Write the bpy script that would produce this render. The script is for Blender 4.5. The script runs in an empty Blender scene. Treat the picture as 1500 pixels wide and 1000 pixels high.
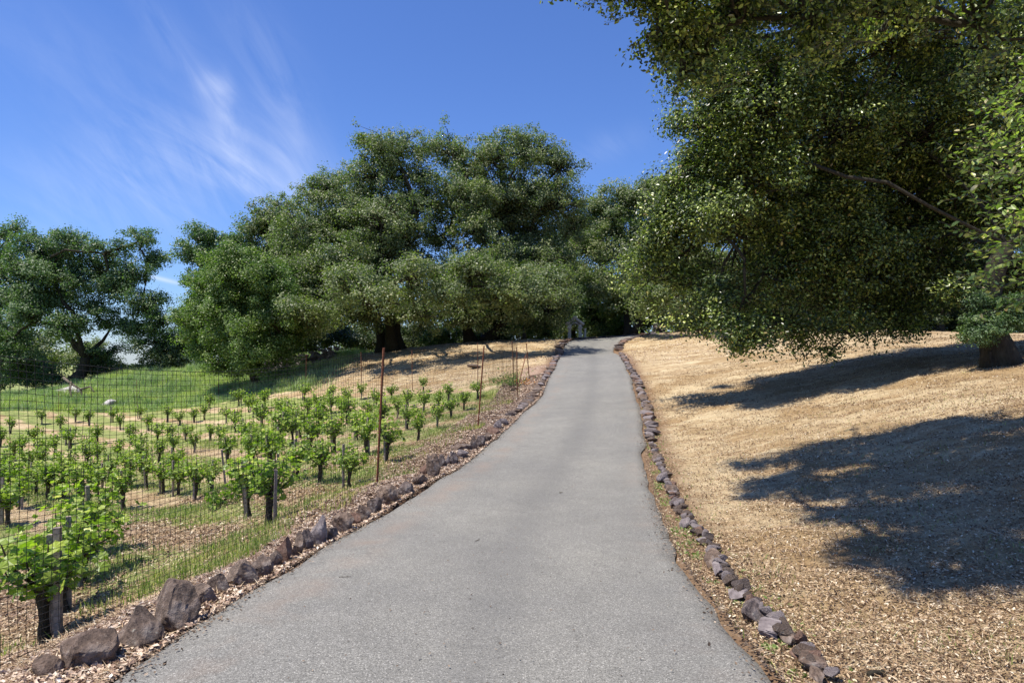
import bpy, math, random
import numpy as np
from mathutils import Vector
random.seed(7); RNG = np.random.default_rng(7)
F = 1000.0; U0 = 750.0; V0 = 520.0; CAMZ = 1.7
def P(u, v, y): return np.array([(u-U0)*y/F, y, (V0-v)*y/F + CAMZ])
scene = bpy.context.scene
COL = scene.collection

# ------------------------------------------------------------------ noise
def _h2(ix, iy, s):
    n = (ix.astype(np.int64)*374761393 + iy.astype(np.int64)*668265263 + s*1274126177) & 0x7fffffff
    n = ((n ^ (n >> 13))*1274126177) & 0x7fffffff
    return ((n ^ (n >> 16)) & 0xffff)/65535.0
def vnoise(x, y, s=0):
    x = np.asarray(x, float); y = np.asarray(y, float)
    ix = np.floor(x); iy = np.floor(y); fx = x-ix; fy = y-iy
    fx = fx*fx*(3-2*fx); fy = fy*fy*(3-2*fy)
    a = _h2(ix, iy, s); b = _h2(ix+1, iy, s); c = _h2(ix, iy+1, s); d = _h2(ix+1, iy+1, s)
    return (a*(1-fx)+b*fx)*(1-fy) + (c*(1-fx)+d*fx)*fy
def fbm(x, y, s=0, o=4):
    t = 0; amp = .5; tot = 0
    for i in range(o):
        t = t + amp*vnoise(np.asarray(x)*2**i, np.asarray(y)*2**i, s+i*17); tot += amp; amp *= .55
    return t/tot
def sm(a, b, x):
    t = np.clip((np.asarray(x, float)-a)/(b-a), 0, 1); return t*t*(3-2*t)

# ------------------------------------------------------------------ terrain (height = smooth surface through surveyed points)
RC = np.array([(-.95,-20),(-.7,-8),(-.5,0),(-.34,3.48),(-.29,4.65),(-.15,6.7),(.16,8.9),(.53,11.25),(1.28,15.6),(2.15,20.7),(3.3,29),(4.25,37),(5.0,45),(6.2,49.5),(9.0,53.5),(14,56.5),(24,59),(40,61)], float)
def catmull(p, n=8):
    out = []
    q = np.vstack([2*p[0]-p[1], p, 2*p[-1]-p[-2]])
    for i in range(1, len(q)-2):
        for k in range(n):
            t = k/n
            out.append(.5*((2*q[i])+(-q[i-1]+q[i+1])*t+(2*q[i-1]-5*q[i]+4*q[i+1]-q[i+2])*t*t+(-q[i-1]+3*q[i]-3*q[i+1]+q[i+2])*t**3))
    out.append(q[-2]); return np.array(out)
RCL = catmull(RC, 6)
def road_sd(x, y):
    x = np.asarray(x, float).ravel(); y = np.asarray(y, float).ravel()
    best = np.full(x.shape, 1e9); sd = np.zeros(x.shape)
    for i in range(len(RCL)-1):
        a = RCL[i]; d = RCL[i+1]-a; L = d@d
        t = np.clip(((x-a[0])*d[0]+(y-a[1])*d[1])/L, 0, 1)
        px = x-(a[0]+t*d[0]); py = y-(a[1]+t*d[1])
        r = np.hypot(px, py); s = np.sign(d[1]*px-d[0]*py)
        m = r < best; best[m] = r[m]; sd[m] = (s*r)[m]
    return sd                                    # negative left of the road, positive right
RZ_Y = [-20,-5,3.48,4.65,5.56,6.7,8.9,11.25,15.6,20.7,29,45,50,60]
RZ_Z = [-1.3,-1.55,-1.68,-1.77,-1.83,-1.9,-2.0,-2.04,-1.98,-1.66,-.9,.24,.62,1.4]
ctrl = []
for y, z in zip(RZ_Y[:-2], RZ_Z[:-2]):
    cx = np.interp(y, RC[:, 1], RC[:, 0])
    for o in (-1.75, 0, 1.75): ctrl.append((cx+o, y, z))
for u, v, y in [(0,985,4.6),(65,943,6.7),(120,856,8.6),(136,800,10.5),(365,763,11.5),(286,734,16),(189,714,19.5),(20,720,18.5),(509,717,13),(567,678,14.5),
    (612,646,18.5),(681,601,24),(700,583,28),(641,627,20),(437,704,14.5),(335,681,22),(468,613,30),(529,585,34),(411,615,31),(285,619,36),(165,619,40),
    (272,646,30),(142,650,31),(33,667,28),(15,635,36),(620,574,32),(0,605,44),(0,582,54),(100,570,54),(200,548,58),(200,590,47),(330,540,55),(330,575,47),
    (430,560,44),(420,535,52),(450,530,52),(560,518,50),(560,550,40),(680,503,50),(680,540,38),(800,501,48),(780,530,36),(700,560,32),(845,498,56),(900,495,52),
    (1500,950,4.0),(1300,900,4.6),(1500,750,6.3),(1500,650,8.7),(1500,600,10.8),(1500,560,13.5),(1470,533,16),(1500,505,22),(1400,489,32),(1490,491,30),(1490,490,40),(1300,486,42),(1640,492,30),(1640,492,42),
    (1200,483,38),(1200,520,27),(1200,560,20),(1200,620,14),(1200,720,9),(1000,720,10),(1000,600,19),(1000,560,25),(1000,525,34),(1000,500,43),(1000,488,50),
    (1060,484,46),(551,715,10.8),(699,630,18),(757,583,26)]:
    p = P(u, v, y); ctrl.append((p[0], p[1], p[2]-CAMZ))
ctrl += [(-6,-5,-2.7),(-6,1,-2.7),(6,0,-1.5),(20,5,-.5),(30,20,.8),(-20,5,-3.7),(-30,20,-4.3),(-40,40,-4.5),(-35,75,-5.5),(-15,72,-3),(0,75,.6),(15,80,2),(40,80,1.2),(40,45,1.2),(-50,60,-4.6),(10,-20,-1.2),(-10,-20,-2.6),(30,-10,-.6),(-40,-5,-4.5)]
ctrl = np.array(ctrl, float)
def _tps(xy, q):
    d2 = ((xy[:, None, :]-q[None])**2).sum(-1); return .5*d2*np.log(d2+1e-9)
_n = len(ctrl)
_K = _tps(ctrl[:, :2], ctrl[:, :2]) + np.eye(_n)*1.2
_A = np.zeros((_n+3, _n+3)); _A[:_n, :_n] = _K; _A[:_n, _n] = 1; _A[:_n, _n+1:] = ctrl[:, :2]; _A[_n, :_n] = 1; _A[_n+1:, :_n] = ctrl[:, :2].T
_W = np.linalg.solve(_A, np.r_[ctrl[:, 2], 0, 0, 0])
def hz(x, y):
    x = np.asarray(x, float); y = np.asarray(y, float); sh = x.shape; x = x.ravel(); y = y.ravel()
    xc = np.clip(x, -55, 45); yc = np.clip(y, -20, 82); out = np.zeros(len(x))
    for i in range(0, len(x), 20000):
        q = np.c_[xc[i:i+20000], yc[i:i+20000]]
        out[i:i+20000] = _tps(q, ctrl[:, :2])@_W[:_n] + _W[_n] + q@_W[_n+1:]
    r = np.hypot(x-xc, y-yc)
    return (out*(1-sm(0, 60, r)) - 14*sm(0, 60, r) - 26*sm(60, 900, r)).reshape(sh) + CAMZ
def groundz(x, y): return float(hz(np.array([x]), np.array([y]))[0])
_ys = np.r_[np.arange(2.6, 20, .08), np.arange(20, 75, .2)]
def ray(u, v):
    x = (u-U0)*_ys/F; z = (V0-v)*_ys/F+CAMZ; g = hz(x, _ys)
    k = np.where(z <= g)[0]
    if len(k) == 0 or k[0] == 0: k = [len(_ys)//2] if len(k) == 0 else [1]
    k = k[0]; a = z[k-1]-g[k-1]; b = z[k]-g[k]; t = a/(a-b+1e-9)
    y = _ys[k-1]+t*(_ys[k]-_ys[k-1]); x = (u-U0)*y/F
    return np.array([x, y, groundz(x, y)])

# ------------------------------------------------------------------ mesh helpers
def mesh_np(name, V, faces_list, mat, parent=None, attrs=None, smooth=False, loc=None):
    """faces_list: list of (m,k) int arrays; attrs: {name: per-face float array}"""
    me = bpy.data.meshes.new(name); V = np.asarray(V, np.float32)
    if loc is not None: V = V-np.asarray(loc, np.float32)
    fl = [np.asarray(f, np.int32) for f in faces_list if len(f)]
    nl = sum(f.size for f in fl); nf = sum(len(f) for f in fl)
    me.vertices.add(len(V)); me.vertices.foreach_set('co', V.ravel())
    me.loops.add(nl); me.loops.foreach_set('vertex_index', np.concatenate([f.ravel() for f in fl]))
    tot = np.concatenate([np.full(len(f), f.shape[1], np.int32) for f in fl])
    me.polygons.add(nf); me.polygons.foreach_set('loop_start', np.r_[0, np.cumsum(tot)[:-1]].astype(np.int32))
    me.polygons.foreach_set('loop_total', tot)
    me.polygons.foreach_set('use_smooth', np.full(nf, smooth))
    if attrs:
        for k, a in attrs.items():
            dom = 'FACE' if len(a) == nf else 'POINT'
            at = me.attributes.new(k, 'FLOAT', dom); at.data.foreach_set('value', np.asarray(a, np.float32))
    me.update(calc_edges=True); me.validate()
    if mat: me.materials.append(mat)
    o = bpy.data.objects.new(name, me); COL.objects.link(o)
    if loc is not None: o.location = loc
    if parent is not None:
        o.parent = parent
        o.location = (0, 0, 0)
    return o
class MB:
    def __init__(s): s.V = []; s.Q = []; s.T = []; s.n = 0
    def add(s, v, q=None, t=None):
        v = np.asarray(v, float)
        if q is not None and len(q): s.Q.append(np.asarray(q)+s.n)
        if t is not None and len(t): s.T.append(np.asarray(t)+s.n)
        s.V.append(v); s.n += len(v)
    def tube(s, pts, rad, k=6, cap=True, jit=0):
        pts = np.asarray(pts, float); rad = np.broadcast_to(np.asarray(rad, float), (len(pts),))
        d = np.gradient(pts, axis=0); d /= np.linalg.norm(d, axis=1)[:, None]+1e-9
        a = np.array([0, 0, 1.]) if abs(d[0][2]) < .9 else np.array([1., 0, 0])
        ring = []
        for i in range(len(pts)):
            x = np.cross(d[i], a); x /= np.linalg.norm(x)+1e-9; y = np.cross(d[i], x); a = np.cross(x, d[i]) if False else a
            an = np.arange(k)*2*math.pi/k
            r = rad[i]*(1+(RNG.random(k)-.5)*jit)
            ring.append(pts[i]+np.cos(an)[:, None]*x*r[:, None]+np.sin(an)[:, None]*y*r[:, None])
        V = np.vstack(ring); n = len(pts); q = []
        for i in range(n-1):
            for j in range(k): q.append((i*k+j, i*k+(j+1) % k, (i+1)*k+(j+1) % k, (i+1)*k+j))
        t = []
        if cap:
            V = np.vstack([V, pts[-1]+d[-1]*rad[-1]*.4, pts[0]])
            for j in range(k): t.append(((n-1)*k+j, (n-1)*k+(j+1) % k, n*k)); t.append(((j+1) % k, j, n*k+1))
        s.add(V, q, t)
    def box(s, c, h, rz=0, taper=1.0, tilt=(0, 0)):
        c = np.asarray(c, float); h = np.asarray(h, float)
        v = np.array([(x, y, z) for z in (-1, 1) for x, y in ((-1,-1),(1,-1),(1,1),(-1,1))], float)*h
        v[4:, :2] *= taper
        v[:, 0] += v[:, 2]*tilt[0]; v[:, 1] += v[:, 2]*tilt[1]
        R = np.array([[math.cos(rz), -math.sin(rz), 0], [math.sin(rz), math.cos(rz), 0], [0, 0, 1]])
        s.add(v@R.T+c, [(3,2,1,0),(4,5,6,7),(0,1,5,4),(1,2,6,5),(2,3,7,6),(3,0,4,7)])
    def build(s, name, mat, parent=None, smooth=True, loc=None):
        return mesh_np(name, np.vstack(s.V), ([np.vstack(s.Q)] if s.Q else [])+([np.vstack(s.T)] if s.T else []), mat, parent, None, smooth, loc)
def tag(o, label=None, cat=None, group=None, kind=None):
    if label: o['label'] = label
    if cat: o['category'] = cat
    if group: o['group'] = group
    if kind: o['kind'] = kind
    return o
def empty(name, loc, rz=0):
    o = bpy.data.objects.new(name, None); COL.objects.link(o); o.location = loc; o.rotation_euler = (0, 0, rz); o.empty_display_size = .1; return o
def copy_tree(o, loc, rz=0, sc=1, name=None):
    c = o.copy(); COL.objects.link(c); c.location = loc; c.rotation_euler = (0, 0, rz); c.scale = (sc,)*3 if np.isscalar(sc) else sc
    for ch in list(o.children):
        d = ch.copy(); COL.objects.link(d); d.parent = c
        for g in list(ch.children):
            e = g.copy(); COL.objects.link(e); e.parent = d
    return c
DIAM = (np.array([(-.5,0,0),(.05,-.36,.06),(.5,0,0),(-.05,.36,.06)]), np.array([(0,1,2,3)]))
OVAL = (np.array([(-.5,0,0),(-.2,-.24,.07),(.22,-.22,.06),(.5,0,-.02),(.22,.22,.06),(-.2,.24,.07)]), np.array([(0,1,2,3),(0,3,4,5)]))
_gl = [(0,0,.03)]+[(.52*math.cos(a)*r+.12, .52*math.sin(a)*r, -.06*((i % 2)) + .02) for i, (a, r) in enumerate(zip(np.radians([0,28,58,85,118,150,180,210,242,275,302,332]), [1.05,.72,1.0,.72,.9,.75,.35,.75,.9,.72,1.0,.72]))]
GRAPE = (np.array(_gl), np.array([(0,i,i % 12+1,i % 12+1) for i in range(1, 13)])[:, :3])
BLADE = (np.array([(-.5,-.5,0),(-.5,.5,0),(.5,0,0)])*np.array([1,1,1]), np.array([(0,1,2)]))
def leaves(pos, nrm, size, tmpl, roll=None):
    """instances a leaf template as plain geometry; returns V, faces, n per leaf"""
    N = len(pos); nrm = nrm/(np.linalg.norm(nrm, axis=1)[:, None]+1e-9)
    r = RNG.normal(size=(N, 3)) if roll is None else roll
    t = r-(r*nrm).sum(1)[:, None]*nrm; t /= np.linalg.norm(t, axis=1)[:, None]+1e-9
    b = np.cross(nrm, t)
    T, Fc = tmpl; k = len(T)
    size = np.broadcast_to(size, (N,))
    V = pos[:, None, :]+(T[None, :, 0, None]*t[:, None]+T[None, :, 1, None]*b[:, None]+T[None, :, 2, None]*nrm[:, None])*size[:, None, None]
    Fa = (Fc[None]+(np.arange(N)*k)[:, None, None]).reshape(-1, Fc.shape[1])
    return V.reshape(-1, 3), Fa, len(Fc)

# ------------------------------------------------------------------ materials
def newmat(name):
    m = bpy.data.materials.new(name); m.use_nodes = True; nt = m.node_tree; nt.nodes.clear(); return m, nt
def N(nt, typ, **kw):
    n = nt.nodes.new(typ)
    for k, v in kw.items():
        if k in n.inputs: n.inputs[k].default_value = v
        else: setattr(n, k, v)
    return n
def link(nt, a, b): nt.links.new(a, b)
def ramp(nt, fac, stops):
    r = nt.nodes.new('ShaderNodeValToRGB'); e = r.color_ramp.elements
    while len(e) < len(stops): e.new(.5)
    for i, (p, c) in enumerate(stops):
        e[i].position = p; e[i].color = (*c, 1) if len(c) == 3 else c
    link(nt, fac, r.inputs[0]); return r.outputs[0]
def noise(nt, scale, detail=4, rough=.55, vec=None):
    n = N(nt, 'ShaderNodeTexNoise'); n.inputs['Scale'].default_value = scale; n.inputs['Detail'].default_value = detail; n.inputs['Roughness'].default_value = rough
    if vec is not None: link(nt, vec, n.inputs['Vector'])
    return n.outputs[0]
def mixc(nt, fac, a, b, typ='MIX'):
    m = nt.nodes.new('ShaderNodeMix'); m.data_type = 'RGBA'; m.blend_type = typ
    for i, s in ((0, fac), (6, a), (7, b)):
        if isinstance(s, (int, float)): m.inputs[i].default_value = s
        elif isinstance(s, tuple): m.inputs[i].default_value = (*s, 1)
        else: link(nt, s, m.inputs[i])
    return m.outputs[2]
def math_(nt, op, a, b=0., c=None):
    m = nt.nodes.new('ShaderNodeMath'); m.operation = op
    for i, s in enumerate((a, b) if c is None else (a, b, c)):
        if isinstance(s, (int, float)): m.inputs[i].default_value = s
        else: link(nt, s, m.inputs[i])
    return m.outputs[0]
def finish(nt, col, rough=.8, bump=None, bstr=.3, bdist=.02, spec=.3, transl=0, tcol=None):
    b = nt.nodes.new('ShaderNodeBsdfPrincipled'); out = nt.nodes.new('ShaderNodeOutputMaterial')
    if isinstance(col, tuple): b.inputs['Base Color'].default_value = (*col, 1)
    else: link(nt, col, b.inputs['Base Color'])
    if isinstance(rough, (int, float)): b.inputs['Roughness'].default_value = rough
    else: link(nt, rough, b.inputs['Roughness'])
    b.inputs['Specular IOR Level'].default_value = spec
    if bump is not None:
        bp = nt.nodes.new('ShaderNodeBump'); bp.inputs['Strength'].default_value = bstr; bp.inputs['Distance'].default_value = bdist
        link(nt, bump, bp.inputs['Height']); link(nt, bp.outputs[0], b.inputs['Normal'])
    if transl:
        t = nt.nodes.new('ShaderNodeBsdfTranslucent'); link(nt, tcol, t.inputs[0])
        mx = nt.nodes.new('ShaderNodeMixShader'); mx.inputs[0].default_value = transl
        link(nt, b.outputs[0], mx.inputs[1]); link(nt, t.outputs[0], mx.inputs[2]); link(nt, mx.outputs[0], out.inputs[0])
    else: link(nt, b.outputs[0], out.inputs[0])
def attr(nt, name): return N(nt, 'ShaderNodeAttribute', attribute_name=name).outputs['Fac']
def objco(nt): return nt.nodes.new('ShaderNodeTexCoord').outputs['Object']
def leafmat(name, stops, rough=.45, spec=.35, transl=.25, tboost=1.6):
    m, nt = newmat(name)
    c = ramp(nt, attr(nt, 'rnd'), stops)
    cl = ramp(nt, attr(nt, 'clump'), [(0, (.74,.80,.80)), (.5, (1,1,1)), (1, (1.28,1.18,.95))])
    c = mixc(nt, 1., c, cl, 'MULTIPLY')
    tc = mixc(nt, 1., c, (1.02*tboost, 1.5*tboost, .40*tboost), 'MULTIPLY')
    finish(nt, c, rough, spec=spec, transl=transl, tcol=tc); return m
M = {}
M['oak'] = leafmat('oak_leaf', [(0, (.080,.105,.046)), (.5, (.140,.172,.072)), (.85, (.200,.225,.105)), (1, (.28,.28,.18))])
M['oak_green'] = leafmat('green_leaf', [(0, (.062,.100,.028)), (.5, (.112,.170,.045)), (.9, (.18,.245,.068)), (1, (.26,.29,.12))])
M['oak_blue'] = leafmat('blueoak_leaf', [(0, (.056,.092,.044)), (.5, (.098,.152,.066)), (.9, (.150,.215,.092)), (1, (.22,.27,.15))])
M['oak_near'] = leafmat('liveoak_leaf', [(0, (.022,.034,.010)), (.5, (.066,.094,.022)), (.8, (.25,.31,.066)), (.97, (.46,.50,.14)), (1, (.36,.24,.11))], rough=.36, spec=.5, transl=.16)
M['sprig'] = leafmat('young_oak_leaf', [(0, (.09,.14,.035)), (.45, (.22,.29,.07)), (.8, (.40,.45,.13)), (1, (.60,.48,.28))], rough=.36, spec=.5, transl=.3, tboost=1.3)
M['vine'] = leafmat('vine_leaf', [(0, (.10,.155,.022)), (.4, (.20,.28,.040)), (.8, (.37,.44,.070)), (1, (.58,.56,.14))], rough=.42, spec=.4, transl=.32, tboost=1.25)
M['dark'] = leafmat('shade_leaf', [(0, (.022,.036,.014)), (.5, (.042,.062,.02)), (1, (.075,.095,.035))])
M['grass'] = leafmat('grass_blade', [(0, (.13,.20,.045)), (.35, (.22,.30,.075)), (.6, (.36,.38,.14)), (1, (.68,.58,.33))], rough=.6, spec=.2, transl=.3, tboost=1.1)
M['meadow'] = leafmat('meadow_blade', [(0, (.28,.35,.15)), (.5, (.40,.48,.22)), (.85, (.53,.57,.31)), (1, (.70,.68,.46))], rough=.6, spec=.2, transl=.25, tboost=1.1)
def barkmat(name, a, b, sc=6):
    m, nt = newmat(name); co = objco(nt)
    mp = N(nt, 'ShaderNodeMapping'); mp.inputs['Scale'].default_value = (1, 1, .25); link(nt, co, mp.inputs[0])
    n = noise(nt, sc*3, 6, .65, mp.outputs[0]); n2 = noise(nt, sc*.4, 3, .6, co)
    c = ramp(nt, n, [(.3, a), (.7, b)]); c = mixc(nt, math_(nt, 'MULTIPLY', n2, .35), c, (.08,.08,.04))
    finish(nt, c, .9, n, .8, .05, .15); return m
M['bark'] = barkmat('oak_bark', (.014,.011,.009), (.060,.050,.040))
M['bark_pale'] = barkmat('pale_bark', (.07,.055,.04), (.22,.18,.14))
M['vinebark'] = barkmat('vine_bark', (.025,.018,.013), (.12,.09,.065), 30)
M['twig'] = barkmat('twig_bark', (.06,.05,.04), (.2,.17,.13), 10)
def simple(name, a, b, sc, rough=.8, bs=.4, bd=.01, spec=.3, det=5):
    m, nt = newmat(name); n = noise(nt, sc, det, .6, objco(nt))
    finish(nt, ramp(nt, n, [(.3, a), (.7, b)]), rough, n, bs, bd, spec); return m
M['rust'] = simple('rusty_steel', (.10,.035,.018), (.24,.085,.04), 40)
M['stake'] = simple('weathered_wood', (.17,.135,.11), (.40,.33,.27), 25)
M['net'] = simple('black_netting', (.012,.012,.011), (.02,.02,.018), 30, .6)
M['limestone'] = simple('pale_stone', (.50,.43,.33), (.78,.70,.57), 6, .85, .5, .04)
M['paleRock'] = simple('lichen_rock', (.25,.23,.22), (.62,.58,.55), 3, .9, .8, .05)
M['poppy'] = simple('orange_petal', (.75,.22,.01), (.9,.38,.02), 20, .6)
def chipmat(name, stops):
    m, nt = newmat(name); c = ramp(nt, attr(nt, 'rnd'), stops); finish(nt, c, .85, spec=.2); return m
M['chips'] = chipmat('dry_litter', [(0, (.06,.036,.022)), (.3, (.20,.125,.072)), (.6, (.38,.265,.155)), (.88, (.55,.42,.27)), (1, (.74,.65,.49))])
M['debris'] = chipmat('road_debris', [(0, (.05,.035,.025)), (.5, (.14,.10,.07)), (.9, (.28,.21,.15)), (1, (.40,.32,.24))])
M['bark_chips'] = chipmat('wood_chip', [(0, (.12,.075,.05)), (.3, (.30,.20,.145)), (.6, (.50,.37,.27)), (.88, (.68,.54,.41)), (1, (.80,.70,.58))])
# rock
m, nt = newmat('basalt_rock'); co = objco(nt); oi = nt.nodes.new('ShaderNodeObjectInfo')
n1 = noise(nt, 14, 8, .68, co); n2 = noise(nt, 4, 4, .6, co); n3 = noise(nt, 30, 3, .5, co)
c = ramp(nt, n1, [(.28, (.042,.034,.030)), (.5, (.150,.118,.098)), (.72, (.31,.26,.225))])
tint = ramp(nt, oi.outputs['Random'], [(0, (.85,.86,1.0)), (.4, (1,.95,.93)), (.7, (1.08,.95,.85)), (1, (1.3,1.22,1.15))])
c = mixc(nt, 1., c, tint, 'MULTIPLY')
c = mixc(nt, ramp(nt, n2, [(.55, (0,0,0)), (.70, (.55,.55,.55))]), c, (.27,.25,.24))
c = mixc(nt, ramp(nt, n3, [(.66, (0,0,0)), (.74, (.8,.8,.8))]), c, (.36,.35,.29))
finish(nt, c, .88, n1, 1.0, .05, .2); M['rock'] = m
m, nt = newmat('rust_rock'); co = objco(nt); n1 = noise(nt, 12, 8, .68, co)
finish(nt, ramp(nt, n1, [(.3, (.09,.05,.038)), (.55, (.20,.125,.092)), (.75, (.32,.24,.19))]), .9, n1, .8, .03, .2); M['rock_red'] = m
m, nt = newmat('pale_basalt'); co = objco(nt); n1 = noise(nt, 12, 8, .68, co)
finish(nt, ramp(nt, n1, [(.3, (.10,.08,.08)), (.55, (.23,.195,.19)), (.75, (.40,.36,.34))]), .9, n1, .8, .03, .2); M['rock_pale'] = m
# ground
m, nt = newmat('hillside_ground'); co = objco(nt)
nA = noise(nt, .5, 5, .6, co); nB = noise(nt, 6, 6, .7, co); nC = noise(nt, 45, 4, .7, co); nD = noise(nt, 2.2, 5, .65, co)
mp = N(nt, 'ShaderNodeMapping'); mp.inputs['Scale'].default_value = (.35, 1.6, 1); link(nt, co, mp.inputs[0]); nS = noise(nt, 1.6, 6, .7, mp.outputs[0])
straw = ramp(nt, nB, [(.25, (.18,.115,.062)), (.48, (.37,.262,.145)), (.75, (.55,.42,.25))])
straw = mixc(nt, ramp(nt, nS, [(.42, (0,0,0)), (.66, (.75,.75,.75))]), straw, (.66,.55,.35))
straw = mixc(nt, ramp(nt, nA, [(.50, (0,0,0)), (.60, (.7,.7,.7))]), straw, (.29,.19,.09))
straw = mixc(nt, ramp(nt, nC, [(.30, (.75,.75,.75)), (.46, (0,0,0))]), straw, (.13,.08,.045))
green = ramp(nt, nD, [(.3, (.15,.20,.055)), (.52, (.27,.30,.10)), (.72, (.50,.43,.22))])
green = mixc(nt, ramp(nt, nC, [(.35, (.8,.8,.8)), (.5, (0,0,0))]), green, (.06,.08,.025))
chips = ramp(nt, nB, [(.25, (.18,.115,.08)), (.5, (.36,.25,.18)), (.75, (.52,.40,.30))])
chips = mixc(nt, ramp(nt, nC, [(.32, (.85,.85,.85)), (.5, (0,0,0))]), chips, (.07,.04,.03))
jit = math_(nt, 'MULTIPLY', math_(nt, 'SUBTRACT', nD, .5), 1.1)
jit2 = math_(nt, 'MULTIPLY', math_(nt, 'SUBTRACT', nB, .5), .9)
def msk(nm): return ramp(nt, math_(nt, 'ADD', math_(nt, 'ADD', attr(nt, nm), jit), jit2), [(.38, (0,0,0)), (.62, (1,1,1))])
c = mixc(nt, msk('m_green'), straw, green); c = mixc(nt, msk('m_chips'), c, chips)
c = mixc(nt, math_(nt, 'MULTIPLY', attr(nt, 'm_dirt'), .8), c, (.17,.10,.065))
finish(nt, c, .95, math_(nt, 'ADD', nC, nB), .9, .03, .1); M['ground'] = m
# road
m, nt = newmat('old_asphalt'); co = objco(nt)
vor = nt.nodes.new('ShaderNodeTexVoronoi'); vor.inputs['Scale'].default_value = 185; link(nt, co, vor.inputs['Vector'])
sep = nt.nodes.new('ShaderNodeSeparateColor'); link(nt, vor.outputs['Color'], sep.inputs[0])
agg = ramp(nt, sep.outputs[0], [(0, (.095,.092,.083)), (.3, (.188,.182,.165)), (.72, (.245,.237,.216)), (.93, (.31,.30,.27)), (1, (.52,.50,.46))])
nA = noise(nt, .45, 5, .6, co); nB = noise(nt, 3, 6, .7, co); nF = noise(nt, 260, 3, .7, co)
c = mixc(nt, 1., agg, ramp(nt, nA, [(.3, (.84,.84,.85)), (.7, (1.1,1.09,1.06))]), 'MULTIPLY')
c = mixc(nt, 1., c, ramp(nt, nB, [(.3, (.90,.90,.90)), (.7, (1.07,1.07,1.07))]), 'MULTIPLY')
c = mixc(nt, 1., c, ramp(nt, nF, [(.35, (.66,.66,.66)), (.65, (1.25,1.25,1.25))]), 'MULTIPLY')
nSt = noise(nt, 1.3, 5, .65, co)
st = math_(nt, 'MULTIPLY', attr(nt, 'stain'), ramp(nt, nSt, [(.45, (0,0,0)), (.68, (.4,.4,.4))]))
c = mixc(nt, st, c, (.27,.19,.14))
c = mixc(nt, math_(nt, 'MULTIPLY', attr(nt, 'edge'), .5), c, (.13,.115,.10))
c = mixc(nt, math_(nt, 'MULTIPLY', attr(nt, 'track'), .30), c, (.11,.108,.105))
vc = nt.nodes.new('ShaderNodeTexVoronoi'); vc.feature = 'DISTANCE_TO_EDGE'; vc.inputs['Scale'].default_value = .55
dv = nt.nodes.new('ShaderNodeVectorMath'); dv.operation = 'ADD'; nz = nt.nodes.new('ShaderNodeTexNoise'); nz.inputs['Scale'].default_value = 2.2; nz.inputs['Detail'].default_value = 6; link(nt, co, nz.inputs['Vector']); link(nt, co, dv.inputs[0]); link(nt, nz.outputs['Color'], dv.inputs[1]); link(nt, dv.outputs[0], vc.inputs['Vector'])
ck = ramp(nt, vc.outputs['Distance'], [(0, (.55,.55,.55)), (.006, (0,0,0))]); ck = math_(nt, 'MULTIPLY', ck, ramp(nt, nA, [(.48, (0,0,0)), (.6, (1,1,1))]))
c = mixc(nt, ck, c, (.07,.065,.06))
finish(nt, c, .86, math_(nt, 'ADD', vor.outputs['Distance'], nF), .35, .006, .25); M['road'] = m

# ------------------------------------------------------------------ ground sheet and road
def axis(segs):
    out = [segs[0][0]]
    for a, b, d in segs:
        n = max(1, int(round((b-a)/d))); out += list(np.linspace(a, b, n+1)[1:])
    return np.array(out)
gx = axis([(-2500,-400,300),(-400,-120,40),(-120,-60,6),(-60,-30,.8),(-30,-12,.3),(-12,-5,.13),(-5,6,.07),(6,14,.14),(14,30,.4),(30,60,1),(60,120,6),(120,400,40),(400,2500,300)])
gy = axis([(-400,-60,60),(-60,-10,5),(-10,2,.8),(2,12,.08),(12,25,.14),(25,60,.28),(60,90,1),(90,150,6),(150,500,40),(500,2500,250)])
GX, GY = np.meshgrid(gx, gy); fx, fy = GX.ravel(), GY.ravel()
gzv = hz(fx, fy); sd = road_sd(fx, fy)
near = np.abs(sd)
rough = sm(1.75, 2.3, near)
gzv = gzv + rough*((fbm(fx*1.3, fy*1.3, 3)-.5)*.20 + (fbm(fx*5, fy*5, 9)-.5)*.05)*(1-sm(70, 110, np.abs(fy)))
gzv = gzv - .05*(1-sm(1.7, 1.95, near)) + .05*sm(1.8, 2.1, near)*(1-sm(2.5, 3.4, near))*(sd < 0)
FENCE = np.array([(-3.55,2.4),(-2.15,10.8),(-.92,18),(.18,26)])
def fence_x(y): return np.interp(y, [2.4,10.8,18,26,40], [-3.55,-2.15,-.92,.18,1.8])
rowc = fx*.64+fy*.77                       # across the vine rows
band = .5+.5*np.cos(rowc*2*math.pi/2.45)
left_f = fence_x(fy)-fx                     # metres to the left of the fence line
inv = sm(.3, 1.0, left_f)
far_edge = 41-.0*fx + np.interp(fx, [-40,-26,-15,-9,-5,0], [4,3,1,-4,-8,-11])
meadow = sm(-1, 1.5, fy-far_edge)*sm(0, 4, -12.5-fx+ (fy-42)*.0)
vineyard = inv*(1-sm(-1, 1, fy-far_edge))
m_green = np.clip(vineyard*(1.0-1.0*band**1.4+.12) + meadow, 0, 1.1)
m_green = np.maximum(m_green, .42*inv*(1-sm(1.2, 2.4, left_f))*sm(6.5, 7.5, fy)*(1-sm(26, 30, fy)))
m_green = m_green*np.where(meadow > .5, 1, .45+1.05*fbm(fx*.8, fy*.8, 71))
m_chips = np.where(sd < 0, (1-sm(.25, .8, left_f))*(1-sm(30, 38, fy)), 0)
m_chips = np.maximum(m_chips, vineyard*(.75*band)*(1-sm(9, 16, fy)))
m_dirt = (1-sm(2.0, 2.5, near))
faces = []
nx, ny = len(gx), len(gy)
ii = (np.arange(ny-1)[:, None]*nx+np.arange(nx-1)[None]).ravel()
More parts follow.
